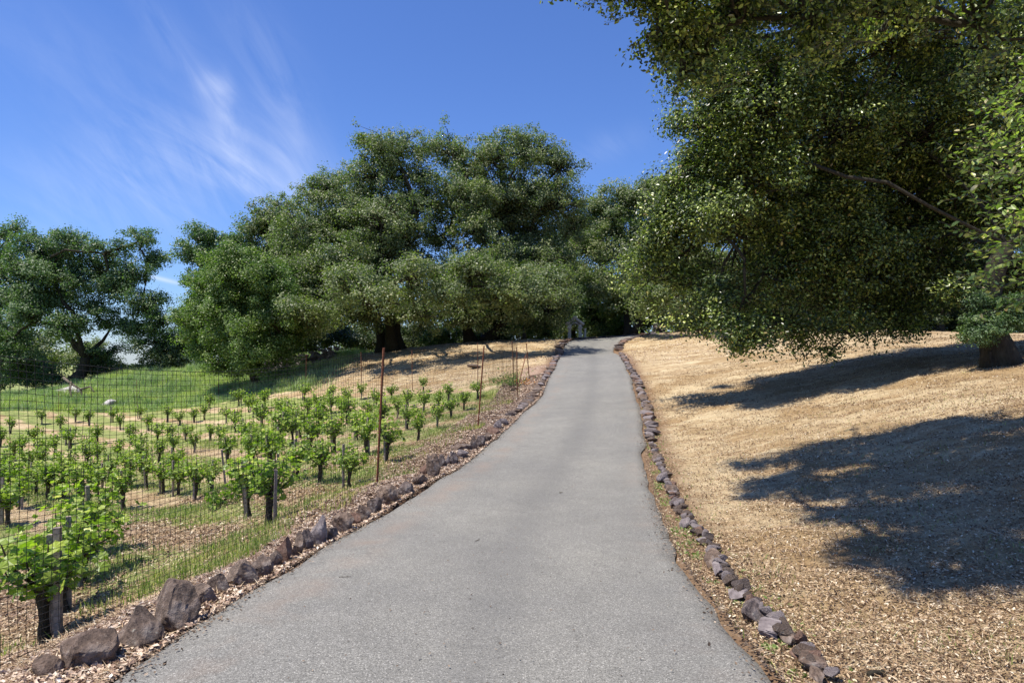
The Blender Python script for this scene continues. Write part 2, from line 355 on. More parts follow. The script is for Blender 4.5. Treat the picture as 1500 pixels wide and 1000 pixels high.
g = mesh_np('ground', np.c_[fx, fy, gzv], [np.c_[ii, ii+1, ii+nx+1, ii+nx]], M['ground'], attrs={'m_green': m_green, 'm_chips': m_chips, 'm_dirt': m_dirt}, smooth=True)
tag(g, kind='structure')
def gz(x, y):                                # with relief, for litter
    x = np.asarray(x, float); y = np.asarray(y, float); n_ = np.abs(road_sd(x, y))
    s_ = road_sd(x, y); r_ = sm(1.75, 2.3, n_)
    z = hz(x, y)+r_*((fbm(x*1.3, y*1.3, 3)-.5)*.20+(fbm(x*5, y*5, 9)-.5)*.05)
    z = z + .05*sm(1.8, 2.1, n_)*(1-sm(2.5, 3.4, n_))*(s_ < 0)
    return np.where(n_ < 1.74, hz(x, y)+.03, z)
cl = catmull(RC, 40); dcl = np.gradient(cl, axis=0); dcl /= np.linalg.norm(dcl, axis=1)[:, None]; nr = np.c_[dcl[:, 1], -dcl[:, 0]]
offs = np.linspace(-1.76, 1.70, 37); V = []; edge = []; stain = []; track = []
for i in range(len(cl)):
    wob = (fbm(np.array([cl[i, 1]*.7, cl[i, 1]*.7]), np.array([0., 50.]), 5, 3)-.5)*.26
    for o in offs:
        s = o/1.75; oo = o+(wob[0] if o < 0 else -wob[1])*abs(s)**3
        p = cl[i]+nr[i]*oo; V.append((p[0], p[1], 0)); edge.append(sm(.90, 1., abs(s))); 
        stain.append(float(np.exp(-((o+1.25)/.22)**2)+.5*np.exp(-((o-1.5)/.2)**2)))
        track.append(float(np.exp(-((o-.15)/.28)**2)+.6*np.exp(-((o+1.72)/.2)**2)+.35*np.exp(-((o-1.3)/.25)**2)))
V = np.array(V); V[:, 2] = hz(V[:, 0], V[:, 1])+.03
V[:, 2] -= .05*np.tile((offs > 1.69)|(offs < -1.75), len(cl))
k = len(offs); ii = (np.arange(len(cl)-1)[:, None]*k+np.arange(k-1)[None]).ravel()
r = mesh_np('road', V, [np.c_[ii, ii+1, ii+k+1, ii+k]], M['road'], attrs={'edge': edge, 'stain': stain, 'track': track}, smooth=True)
tag(r, kind='structure')

# ------------------------------------------------------------------ rocks
import bmesh
def ico(sub):
    bm = bmesh.new(); bmesh.ops.create_icosphere(bm, subdivisions=sub, radius=1); bm.verts.ensure_lookup_table()
    v = np.array([q.co[:] for q in bm.verts]); f = np.array([[q.index for q in fc.verts] for fc in bm.faces]); bm.free(); return v, f
ICO3, ICO2 = ico(4), ico(3)
def rock_shape(dims, seed, base, point=0):
    R = np.random.default_rng(seed); v = base[0].copy()
    for i in range(R.integers(10, 15)):
        n = R.normal(size=3); n /= np.linalg.norm(n); d = R.uniform(.40, .80)
        h = v@n-d; m_ = h > 0; v[m_] -= h[m_][:, None]*n*.93
    nn = fbm(v[:, 0]*2+v[:, 2]*1.7+seed, v[:, 1]*2-v[:, 2]*1.3, seed % 97, 5)-.5
    n2_ = fbm(v[:, 0]*7+v[:, 2]*5+seed, v[:, 1]*7-v[:, 2]*6, seed % 89, 3)-.5
    v *= (1+nn*.34+n2_*.15)[:, None]
    if point: v[:, :2] *= (1-point*sm(-.3, .9, v[:, 2]))[:, None]; v[:, 0] += point*.2*v[:, 2]
    mn, mx = v.min(0), v.max(0); v = (v-(mn+mx)/2)/((mx-mn)/2)
    return v*np.array(dims)/2
def rock(u0_, v0_, u1_, v1_, label, seed, matn='rock', group=None, point=0, base=ICO3, depth=1.15, name='edging_rock', sink=.22, low=False):
    uc = (u0_+u1_)/2; p = ray(uc, v1_-1); y = p[1]
    w = (u1_-u0_)*y/F; h = max((v1_-v0_)*y/F, .05)
    dims = (w*1.02, max(w*depth, h*.7), h*(1+sink)+.02)
    if low: dims = (w*1.0, min(max(h*1.9, .13), .5), h*.66)
    R = np.random.default_rng(seed+5)
    if low: h = h*.34
    V_ = rock_shape(dims, seed, base, point); a = R.uniform(-.35, .35)+math.atan2(-(p[0]), y)
    o = mesh_np(name, V_, [base[1]], M[matn], smooth=False)
    o.location = (p[0], p[1]+dims[1]*.3, groundz(p[0], p[1]+dims[1]*.3)+.03+h/2-h*sink/2); o.rotation_euler = (0, 0, a)
    return tag(o, label, 'rock', group)
GL = 'rocks edging the left side of the driveway'; GR = 'stones edging the right side of the driveway'
LR = [(40,975,92,1012,'brown boulder cut by the bottom left corner of the photo','rock',0),
 (78,944,154,994,'long low brown rock second from the bottom left corner of the driveway','rock',0),
 (154,908,224,960,'wedge-shaped brown rock with sloping left face just before the biggest rock','rock',.45),
 (210,866,280,932,'largest dark brown rock along the left edge of the driveway','rock',.15),
 (264,865,307,896,'flat-topped brown rock touching the right side of the biggest rock','rock',0),
 (294,849,330,880,'bluish grey rounded rock right of the flat-topped brown one','rock',0),
 (324,829,369,866,'brown rock with a notched top left of the dark round one','rock',.2),
 (363,822,396,850,'dark round rock left of the little stone at the foot of the upright brown rock','rock',0),
 (391,813,412,835,'small bluish stone at the foot of the upright rounded brown rock','rock',0),
 (402,794,425,829,'upright rounded orange-brown rock in the left edging','rock_red',.1),
 (425,786,445,819,'narrow grey rock leaning right of the upright orange-brown rock','rock',.2),
 (440,782,458,810,'narrow dark rock leaning against the tallest pointed rock','rock',.2),
 (448,761,476,804,'tallest pointed grey-tan rock in the left edging','rock_pale',.5),
 (473,778,495,796,'flat grey stone lying right of the tall pointed rock','rock',0),
 (484,759,514,785,'blocky purple-grey rock before the small orange stone','rock',0),
 (508,757,528,771,'small low orange-red stone in the left edging','rock_red',0),
 (519,744,544,766,'rough brown rock just beyond the small orange stone','rock',0),
 (536,733,558,755,'dark brown rock just left of the foot of the nearest rusty post','rock',0),
 (549,715,582,742,'broad grey-brown rock right below the foot of the nearest rusty fence post','rock',0),
 (580,711,605,728,'long low dark rock just right of the nearest rusty post','rock',0),
 (602,697,626,713,'low dark rock at the near foot of the big grey-topped rock','rock',0),
 (614,682,628,702,'small brown rock against the left side of the big grey-topped rock','rock_red',.1),
 (624,668,644,702,'big upright grey-topped rock half way up the left edging','rock',.2),
 (642,669,654,688,'first of three narrow rocks beyond the big grey-topped rock','rock',.3),
 (651,670,660,684,'middle one of three narrow rocks beyond the big grey-topped rock','rock_pale',.3),
 (657,665,670,683,'third of three narrow rocks beyond the big grey-topped rock','rock',.2),
 (667,662,686,674,'low tan rock left of the dark one with a pointed tip','rock_pale',0),
 (660,654,690,665,'long flat grey rock set back up the bank from the edging','rock',0),
 (686,640,699,661,'dark rock with a pointed tip standing below the second rusty post','rock',.4),
 (697,641,712,657,'grey-brown rock just beyond the dark pointed tip rock','rock',0),
 (709,637,721,648,'small dark rock between the pointed tip rock and the pink pair','rock',0),
 (713,628,731,638,'rusty brown stone just before the pair of pale pink rocks','rock_red',0),
 (722,619,735,631,'left one of the pair of pale pink rocks in the left edging','rock_pale',0),
 (732,616,745,625,'right one of the pair of pale pink rocks in the left edging','rock_pale',0)]
for i, (a, b, c_, d, lab, mt, pt) in enumerate(LR): rock(a, b, c_, d, lab, 100+i*7, mt, GL, pt)
RR = [(1194,978,1217,1006,'small grey stone at the bottom edge below the cracked grey rock','rock',0),
 (1181,956,1224,990,'rounded dark grey rock nearest the bottom on the right edging','rock',0),
 (1163,943,1198,967,'small reddish rounded stone in the right edging','rock_red',0),
 (1146,926,1173,948,'grey stone between the reddish stone and the broad grey rock','rock',0),
 (1117,905,1154,937,'broad grey rock left of the grey stone in the right edging','rock_pale',0),
 (1096,869,1130,912,'largest purple-brown rock in the right edging','rock',0),
 (1072,860,1102,883,'rounded tan rock just above the largest right edging rock','rock_pale',0),
 (1057,839,1078,855,'dark low stone between the tan rock and the long tilted one','rock',0),
 (1048,823,1064,847,'small pinkish stone at the lower end of the long tilted rock','rock_pale',0),
 (1036,797,1066,834,'long tilted grey rock on the right edging','rock',0),
 (1019,784,1042,799,'low grey stone with a pale end above the long tilted rock','rock_pale',0),
 (998,753,1017,776,'light grey lavender stone standing alone on the right edging','rock_pale',0),
 (984,722,1006,744,'lower dark rock of the pair right of the narrowing asphalt','rock',0),
 (976,704,996,724,'upper grey rock of the pair right of the narrowing asphalt','rock',0),
 (967,679,981,709,'tan narrow stone above the dark pair on the right edging','rock_pale',0),
 (956,653,977,678,'purple-grey rock where the right edging starts to bend','rock',0)]
for i, (a, b, c_, d, lab, mt, pt) in enumerate(RR): rock(a, b, c_, d, lab, 500+i*11, mt, GR, pt, sink=.5, low=True)
POOL = [rock_shape((1, 1.1, .8), 900+i, ICO2) for i in range(10)]
pool_me = []
def small_rock(x, y, w, h, rz, label, group, name='edging_rock', matn=None, cat='rock', sink=.15):
    i = random.randrange(10); mt = matn or random.choice(['rock']*4+['rock_pale']*(2 if w > .15 else 5)+['rock_red'])
    key = (i, mt)
    d = dict(pool_me)
    if key in d: me = d[key]
    else:
        o_ = mesh_np(name, POOL[i], [ICO2[1]], M[mt]); me = o_.data; bpy.data.objects.remove(o_); pool_me.append((key, me))
    o = bpy.data.objects.new(name, me); COL.objects.link(o)
    o.location = (x, y, groundz(x, y)+.03+h*.4*(1-sink)); o.scale = (w, w*1.15, h/.8); o.rotation_euler = (0, 0, rz)
    return tag(o, label, cat, group)
def edge_line(pts, label, group, wmin=.16, wmax=.30):
    pts = np.array(pts, float); s = 0; seg = np.r_[0, np.cumsum(np.hypot(*np.diff(pts, axis=0).T))]
    while s < seg[-1]:
        w = random.uniform(wmin, wmax); s += w*.5
        x = np.interp(s, seg, pts[:, 0])+random.uniform(-.05, .05); y = np.interp(s, seg, pts[:, 1])
        small_rock(x, y, w, random.uniform(.08, .17)*(1 if w > .15 else .6), random.uniform(0, 6.3), label, group); s += w*.55
def epx(l): return [tuple(ray(u, v)[:2]) for u, v in l]
edge_line(epx([(749,612),(765,598),(783,577),(798,555),(810,536),(818,522),(823,516)]), 'small dark rock in the far upper stretch of the left edging', 'far rocks of the left edging', .22, .40)
edge_line(epx([(955,648),(952,625),(948,600),(940,578),(934,560),(926,545),(916,530),(909,519)]), 'small grey-brown stone in the far upper stretch of the right edging', 'far stones of the right edging', .20, .34)
edge_line(epx([(1215,1000),(1170,958),(1140,925),(1105,888),(1072,862),(1052,822),(1030,792),(1005,765),(992,735),(978,705),(964,675),(955,652)]), 'small half-buried stone filling a gap in the near right edging', 'small filler stones of the near right edging', .07, .13)
def off_edge(o, s0, s1):
    m_ = (cl[:, 1] > s0) & (cl[:, 0] < s1); return (cl+nr*o)[m_]
edge_line(off_edge(2.0, 45, 17), 'small stone where the drive bends right under the trees', 'stones at the bend of the drive', .45, .7)
edge_line(off_edge(-2.0, 45.5, 20), 'small stone along the outer side of the bend at the top', 'stones at the outside of the bend', .45, .7)
def loose(u, v, w, h, label, matn='paleRock'):
    p = ray(u, v); return small_rock(p[0], p[1], w, h, random.random()*6, label, None, 'boulder', matn, 'rock')
loose(104, 577, 1.5, .7, 'pale lichened boulder in the meadow beside the fallen limb')
loose(160, 594, .7, .5, 'small pale boulder low in the meadow right of the fallen limb')
loose(695, 539, .72, .24, 'flat dark rock alone on the straw slope', 'rock')
loose(818, 521, .45, .55, 'dark upright stone where the left edging meets the tree shade', 'rock')
# low stone walls / rock pile
def pile(name, label, cat, pts, n, s, hgt, wd=.6):
    mb = MB(); pts = np.array(pts)
    for i in range(n):
        t = random.random()*(len(pts)-1); a = int(t); f_ = t-a; b = pts[a]*(1-f_)+pts[min(a+1, len(pts)-1)]*f_
        hh = random.random()**1.3*hgt; x = b[0]+random.uniform(-wd, wd)*(1-hh/hgt*.6); y = b[1]+random.uniform(-wd, wd)*(1-hh/hgt*.6)
        v = POOL[random.randrange(10)]*s*random.uniform(.7, 1.3); a_ = random.random()*6
        R_ = np.array([[math.cos(a_), -math.sin(a_), 0], [math.sin(a_), math.cos(a_), 0], [0, 0, 1]])
        mb.add(v@R_.T+np.array([x, y, groundz(x, y)+hh]), None, ICO2[1])
    c0 = pts.mean(0); o = mb.build(name, M['rock_pale'], smooth=False, loc=(c0[0], c0[1], groundz(*c0))); return tag(o, label, cat)
pile('stone_wall', 'low rubble stone wall on the crest left of the big oak', 'stone wall', epx([(386,548),(410,541),(440,535)]), 90, .42, .75)
pile('stone_wall', 'second lower stretch of rubble wall running up to the sky gap', 'stone wall', epx([(440,533),(470,529),(492,527)]), 80, .40, .85)
pile('rock_pile', 'heap of pale purple rocks under the trees right of the bend', 'rock pile', epx([(960,489),(972,488)]), 45, .45, .95, .4)

# ------------------------------------------------------------------ trees
def limb(mb, a, b, r0, r1, sag=.10, seg=6, k=6, wig=.05):
    a = np.array(a, float); b = np.array(b, float); L = np.linalg.norm(b-a); t = np.linspace(0, 1, seg)
    off = RNG.normal(size=3)*sag*L; off[2] = abs(off[2])*.6
    p = a+(b-a)*t[:, None]+np.sin(t*math.pi)[:, None]*off+RNG.normal(size=(seg, 3))*wig*L*.35*np.sin(t*math.pi)[:, None]
    mb.tube(p, r0+(r1-r0)*t, k, jit=.15); return p
def make_tree(name, label, trunk, blobs, mat, leaf, nleaf, cl_r=.75, tr=.45, tmpl=DIAM, group=None, bark='bark', fork=.3, cat='tree', trunks=1, nclump=None, flat=.7, twigs=True, shell=(.35, 1.08), up=.5, lean=(0, 0), bark_limbs=.3, flean=.35, warp=1.5):
    """blobs: (x,y,z,rx,ry,rz) world"""
    B = np.array(blobs, float); base = np.array(trunk, float)
    vol = (B[:, 3]*B[:, 4]+B[:, 3]*B[:, 5]+B[:, 4]*B[:, 5]); prob = vol/vol.sum()
    nc = nclump or int(vol.sum()*1.9/cl_r**2)
    bi = RNG.choice(len(B), nc, p=prob)
    d = RNG.normal(size=(nc, 3)); d /= np.linalg.norm(d, axis=1)[:, None]
    d[:, 2] = np.where((d[:, 2] < -.3) & (RNG.random(nc) < .55), -d[:, 2], d[:, 2])
    rr = RNG.uniform(shell[0], shell[1], nc); ex_ = RNG.random(nc) < .2; rr[ex_] *= RNG.uniform(1.05, 1.3, ex_.sum())
    C = B[bi, :3]+d*B[bi, 3:]*rr[:, None]
    if warp:
        for ax in range(3): C[:, ax] += (fbm(C[:, (ax+1) % 3]/warp+ax*7.3+C[:, 2]*.31, C[:, (ax+2) % 3]/warp+3.1*ax, 200+ax, 3)-.5)*warp*1.9*(.7 if ax == 2 else 1)
    g_ = hz(C[:, 0], C[:, 1])+.25; C[:, 2] = np.maximum(C[:, 2], g_)
    crn = RNG.random(nc); cs = cl_r*(.45+1.0*RNG.random(nc)**1.4); an3 = RNG.uniform(.5, 1.55, (nc, 3))
    w = cs**2; li = RNG.choice(nc, nleaf, p=w/w.sum())
    q = RNG.normal(size=(nleaf, 3)); q /= np.linalg.norm(q, axis=1)[:, None]; q *= (RNG.random(nleaf)**.62*1.12)[:, None]
    pos = C[li]+q*cs[li][:, None]*an3[li]*np.array([1, 1, flat])
    pos += RNG.normal(size=pos.shape)*leaf*.6
    nrm = q*.55+d[li]*.45+np.array([0, 0, up])+RNG.normal(size=pos.shape)*.55
    sz = leaf*RNG.uniform(.6, 1.35, nleaf)
    V_, F_, nf = leaves(pos, nrm, sz, tmpl)
    root = empty(name, base); tag(root, label, cat, group)
    mesh_np('crown', V_-base, [F_], M[mat], root, {'rnd': np.repeat(RNG.random(nleaf), nf), 'clump': np.repeat(np.clip(crn[li]*.8+RNG.random(nleaf)*.2, 0, 1), nf)})
    mb = MB(); cc = B[:, :3].mean(0); H = cc[2]-base[2]
    forks = []
    for t in range(trunks):
        an = RNG.random()*6.3; b0 = base+np.array([math.cos(an), math.sin(an), 0])*(tr*.9 if trunks > 1 else 0)
        fp = base+(cc-base)*np.array([flean, flean, fork])+np.array([math.cos(an), math.sin(an), 0])*tr*(2.2 if trunks > 1 else .2)+np.array([lean[0], lean[1], 0])
        tp = np.linspace(0, 1, 9); pth = b0+(fp-b0)*tp[:, None]+np.sin(tp*3)[:, None]*RNG.normal(size=3)*np.array([1, 1, 0])*.12*H*fork
        pth[0, 2] -= .3
        mb.tube(pth, tr/math.sqrt(trunks)*(1-.38*tp+.6*np.exp(-tp*9)), 10, jit=.12); forks.append(fp)
    prev = []
    for i in range(len(B)):
        f0 = forks[i % len(forks)]; c_ = B[i, :3]
        src = f0
        cand = [p for p in prev if np.linalg.norm(c_-p[-2]) < np.linalg.norm(c_-f0)*.65]
        if cand: src = cand[RNG.integers(len(cand))][-2]; r0 = tr*bark_limbs*.6
        else: r0 = tr*bark_limbs
        prev.append(limb(mb, src, c_, r0/trunks**.3, max(.05, tr*.12), seg=9, k=7))
    if twigs:
        for j in range(nc):
            s_ = B[bi[j], :3]+(C[j]-B[bi[j], :3])*RNG.uniform(0, .35); L = np.linalg.norm(C[j]-s_)
            p = np.array([s_, (s_+C[j])/2+RNG.normal(size=3)*.12*L, C[j]+RNG.normal(size=3)*cs[j]*.3])
            mb.tube(p, [min(.07, .012*L+.02), .03, .008], 3, cap=False)
    mb.V = [v-base for v in mb.V]
    mb.build('trunk', M[bark], root); return root
def pb(u, v, ru, rv, y, ry=None):
    c_ = P(u, v, y); rx = ru*y/F; rz = rv*y/F; return (*c_, rx, ry or (rx+rz)*.55, rz)
def gp(u, y): x = (u-U0)*y/F; return (x, y, groundz(x, y))
# central live oaks
make_tree('oak_tree', 'huge spreading live oak left of centre with a tall rounded top', gp(572, 52), [pb(578,222,48,34,52,3), pb(545,262,52,42,52), pb(482,288,42,38,53), pb(620,300,45,45,52), pb(560,325,60,40,49,3),
    pb(455,345,58,48,51), pb(500,395,62,45,48), pb(430,410,48,40,50), pb(580,395,45,35,55), pb(470,455,55,38,48), pb(550,450,50,38,47), pb(618,455,45,36,49), pb(520,345,50,38,53), pb(612,260,28,28,53), pb(545,215,24,20,52), pb(590,360,50,36,50), pb(600,410,44,30,41.5,2.8), pb(510,425,50,30,41.5,2.8), pb(550,440,46,22,41,2.6), pb(450,462,46,24,43,2.6), pb(610,462,32,18,46,2), pb(535,350,100,104,54,4.5), pb(500,430,95,56,51,5)],
    'oak', .145, 225000, .60, .8, trunks=3, fork=.5)
make_tree('oak_tree', 'huge live oak right of the tallest one with its crown against blue sky', gp(700, 54), [pb(662,226,42,32,54,3), pb(720,240,50,34,54,3), pb(778,225,50,30,54), pb(822,250,34,28,54), pb(680,290,48,36,51), pb(745,285,48,30,53),
    pb(805,300,48,38,53), pb(700,345,40,34,50), pb(770,355,45,30,55), pb(835,335,28,40,55), pb(650,345,32,34,55), pb(720,405,55,36,50), pb(800,400,55,42,53), pb(660,415,40,36,50), pb(740,455,50,32,50), pb(690,470,36,26,49), pb(800,455,45,32,52), pb(720,320,50,40,55), pb(690,405,46,30,41.5,2.8), pb(760,425,46,28,41.5,2.8), pb(650,435,36,22,42,2.4), pb(795,418,40,22,44,2.6), pb(720,442,40,18,42,2.4), pb(700,430,60,50,57), pb(735,320,106,98,56,4.5), pb(740,420,100,56,52,4.5)],
    'oak', .145, 240000, .60, .8, trunks=3, fork=.33)
make_tree('oak_tree', 'dark rounded oak rising behind the bushy bright tree', gp(415, 60), [pb(410,325,38,34,60,3), pb(385,350,36,36,60), pb(430,370,40,45,60), pb(375,410,40,45,60), pb(430,440,50,45,60), pb(380,480,45,35,60)], 'oak', .18, 75000, .85, .5)
make_tree('bay_tree', 'bushy bright green tree with foliage down to the meadow', gp(378, 46), [pb(300,440,28,36,46,2.2), pb(345,400,40,36,45,2.5), pb(392,410,36,40,45,2.5), pb(330,470,44,42,44,2.6), pb(395,470,44,42,44,2.6), pb(435,480,26,40,46), pb(285,485,30,40,46), pb(350,510,45,26,44), pb(300,520,35,24,46), pb(410,515,30,22,45), pb(370,440,40,50,46), pb(355,455,85,75,46,3.6), pb(355,526,55,16,43.6,1.8), pb(310,532,30,12,44,1.4)],
    'oak_green', .125, 170000, .55, .35, fork=.2)
make_tree('oak_tree', 'slim pointed oak top between the two left crowns', gp(305, 58), [pb(300,352,18,18,58,1.5), pb(285,385,24,24,58,2), pb(318,380,26,24,58,2), pb(295,425,32,30,58), pb(335,365,22,20,58,1.5), pb(275,470,26,30,58), pb(330,430,30,35,58)], 'oak_blue', .16, 45000, .6, .3)
# left open oak
make_tree('blue_oak_tree', 'open spreading oak with sky showing through beside the left meadow', gp(98, 58), [pb(60,365,34,24,59,2.2), pb(115,362,36,26,59,2.2), pb(170,375,30,22,59,2), pb(215,352,24,15,59,1.6), pb(222,385,20,16,59,1.5), pb(40,410,38,28,58), pb(100,415,40,24,58,2.4),
    pb(160,425,34,20,59,2.2), pb(210,450,36,20,59,2.2), pb(240,475,22,20,59,1.8), pb(40,465,42,26,57), pb(95,480,34,20,57,2), pb(20,500,36,26,58), pb(165,478,24,12,60,1.5), pb(225,505,18,14,59,1.4), pb(150,520,30,16,60,1.5), pb(75,400,50,40,60,2.6), pb(140,395,44,32,60,2.6), pb(20,440,40,34,60), pb(70,445,46,28,59), pb(130,455,40,24,59,2.2), pb(185,410,34,20,59,2), pb(30,530,40,22,57,2), pb(200,480,30,16,60,2)],
    'oak_blue', .155, 125000, .62, .55, fork=.34, lean=(.8, 0), bark_limbs=.4)
make_tree('oak_tree', 'bare-limbed oak crown at the far left frame edge', gp(-40, 60), [pb(10,345,24,16,60,1.8), pb(28,335,14,10,60,1), pb(-10,370,28,22,60), pb(5,400,22,16,60,1.8), pb(-30,420,45,40,60), pb(-40,480,60,50,60)], 'oak_blue', .15, 30000, .55, .4)
BL = 'distant trees closing the view behind the crest'
for i, (u, v, y, r_, h_) in enumerate([(-20,500,80,60,45),(70,510,85,60,38),(330,500,80,60,40),(430,500,82,55,34),(560,480,85,60,45),(660,480,85,60,45),(760,470,88,60,50),(860,465,90,60,50),(960,450,88,60,50),(1060,450,84,60,50),(1160,455,84,60,40),(1270,450,84,70,42),(1390,450,84,70,42),(1510,450,84,70,42)]):
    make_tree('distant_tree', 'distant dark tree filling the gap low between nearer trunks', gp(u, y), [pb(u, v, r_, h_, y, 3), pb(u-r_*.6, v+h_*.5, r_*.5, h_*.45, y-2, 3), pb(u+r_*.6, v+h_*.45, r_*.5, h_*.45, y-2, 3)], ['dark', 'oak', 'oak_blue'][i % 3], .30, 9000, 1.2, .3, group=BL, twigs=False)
# bushes low on the left crest
BG = 'background bushes on the left crest'
for i, (u, v, y, r_, h_) in enumerate([(10,548,62,38,26),(55,545,60,32,24),(150,540,62,34,17),(205,543,64,10,8),(245,530,60,30,30),(262,505,62,26,34),(130,518,66,26,20)]):
    make_tree('bush', ['dense dark bush at the far left below the open oak','dark bush left of the open oak trunk','rounded bush right of the open oak trunk','low bush under the white sky gap','bush at the left foot of the bright bushy tree','taller bush behind the left edge of the bright bushy tree','bush seen between the open oak and its drooping limb'][i],
        gp(u, y), [pb(u, v, r_, h_, y), pb(u-r_*.5, v+h_*.4, r_*.6, h_*.6, y-1), pb(u+r_*.5, v+h_*.3, r_*.6, h_*.6, y-1)], 'oak_blue' if i % 2 else 'oak', .16, 9000, .6, .15, cat='bush', group=BG)
# trees behind the road's top
make_tree('oak_tree', 'dark oak behind the top of the drive with twisted black trunks', gp(918, 60), [pb(880,320,34,34,64,3), pb(925,305,38,32,64,3), pb(905,365,48,38,62), pb(860,370,32,42,62), pb(950,350,38,40,64), pb(880,425,42,30,60), pb(940,410,42,34,60), pb(985,400,38,45,64), pb(975,300,30,40,66)], 'oak', .18, 115000, .85, .5, trunks=2, fork=.42, bark_limbs=.45)
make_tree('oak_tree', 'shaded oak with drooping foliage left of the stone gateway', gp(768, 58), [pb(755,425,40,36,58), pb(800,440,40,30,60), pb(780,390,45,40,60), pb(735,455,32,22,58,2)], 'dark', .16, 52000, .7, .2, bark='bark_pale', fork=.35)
make_tree('oak_tree', 'grey-green tree behind the stone gateway', gp(840, 68), [pb(840,420,50,40,68), pb(860,460,40,26,66), pb(820,470,34,22,68), pb(900,440,36,28,68), pb(830,360,40,40,70), pb(880,480,26,14,66,2)], 'oak_blue', .18, 62000, .8, .35)
make_tree('oak_tree', 'grey-leaved tree with two black trunks behind the heap of rocks', gp(1004, 56), [pb(980,430,36,28,56), pb(1020,420,40,32,56), pb(1000,385,45,35,57), pb(1050,400,45,45,58), pb(970,455,24,14,57,2), pb(1035,455,32,16,55,2), pb(985,435,34,22,46,2.4), pb(1045,430,40,26,43,2.6), pb(1100,440,40,22,42,2.6), pb(935,438,26,16,50,2.2)], 'oak', .17, 70000, .75, .5, trunks=2, fork=.55)
make_tree('oak_tree', 'tree with a long bowed black limb left of the heap of rocks', gp(940, 64), [pb(940,440,34,20,64), pb(915,455,26,14,62), pb(955,470,22,10,66,2), pb(900,480,22,12,66,2)], 'oak_green', .16, 22000, .6, .35)
BR = 'trees screening the back of the right lawn'
for i, (u, y) in enumerate([(1085,60),(1150,52),(1230,56),(1300,58),(1375,50),(1450,56),(1540,52),(1640,50)]):
    make_tree('oak_tree', ['tree behind the drooping left edge of the near oak','tree trunk in the shade at the middle of the back lawn','second dark tree at the back of the right lawn','third dark tree behind the lawn with light between stems','thick dark trunk at the back near the broken light patch','dark tree behind the stump-like trunk on the right','dark tree at the far right behind the lawn','tree just outside the right edge behind the lawn'][i],
        gp(u, y), [pb(u, 400, 45, 40, y), pb(u-30, 440, 34, 26, y), pb(u+30, 435, 36, 28, y), pb(u, 340, 45, 50, y), pb(u+10, 462, 44, 18, y+2, 2.4), pb(u-25, 474, 24, 10, y+3, 2)], ['oak','dark','oak_blue'][i % 3], .19, 34000, .85, .42, group=BR)
UB = 'dark undergrowth behind the crest'
for u, v, y, r_, h_ in [(430,500,60,36,20),(500,496,62,40,20),(560,500,63,34,16),(615,492,64,34,20),(690,484,66,40,22),(750,476,66,36,24),(880,474,72,40,22),(930,470,74,34,22),(1010,470,66,36,22),(1090,470,56,40,24),(1160,474,50,40,20),(1235,474,52,42,20),(1310,472,50,42,20),(1385,474,52,42,20),(1460,474,50,42,22),(1540,474,50,42,22)]:
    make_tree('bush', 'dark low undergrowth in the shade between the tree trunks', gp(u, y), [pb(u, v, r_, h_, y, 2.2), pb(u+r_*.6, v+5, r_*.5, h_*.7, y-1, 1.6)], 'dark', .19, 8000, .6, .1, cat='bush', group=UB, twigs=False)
make_tree('bush', 'bright green shrub between the thin pale trunk and the gateway', gp(790, 59), [pb(785,478,20,22,59,1.5), pb(805,485,14,16,59,1.2)], 'oak_green', .15, 7000, .5, .1, cat='bush')
make_tree('bush', 'green shrub left of the dark hollow at the big oak base', gp(650, 56), [pb(650,494,26,16,56,1.6), pb(630,500,16,10,56,1.2)], 'oak_green', .14, 7000, .5, .1, cat='bush')
make_tree('bush', 'grey-green shrub hugging the trunk of the right big oak', gp(725, 57), [pb(725,490,30,16,57,1.6)], 'oak_blue', .14, 6000, .5, .1, cat='bush')
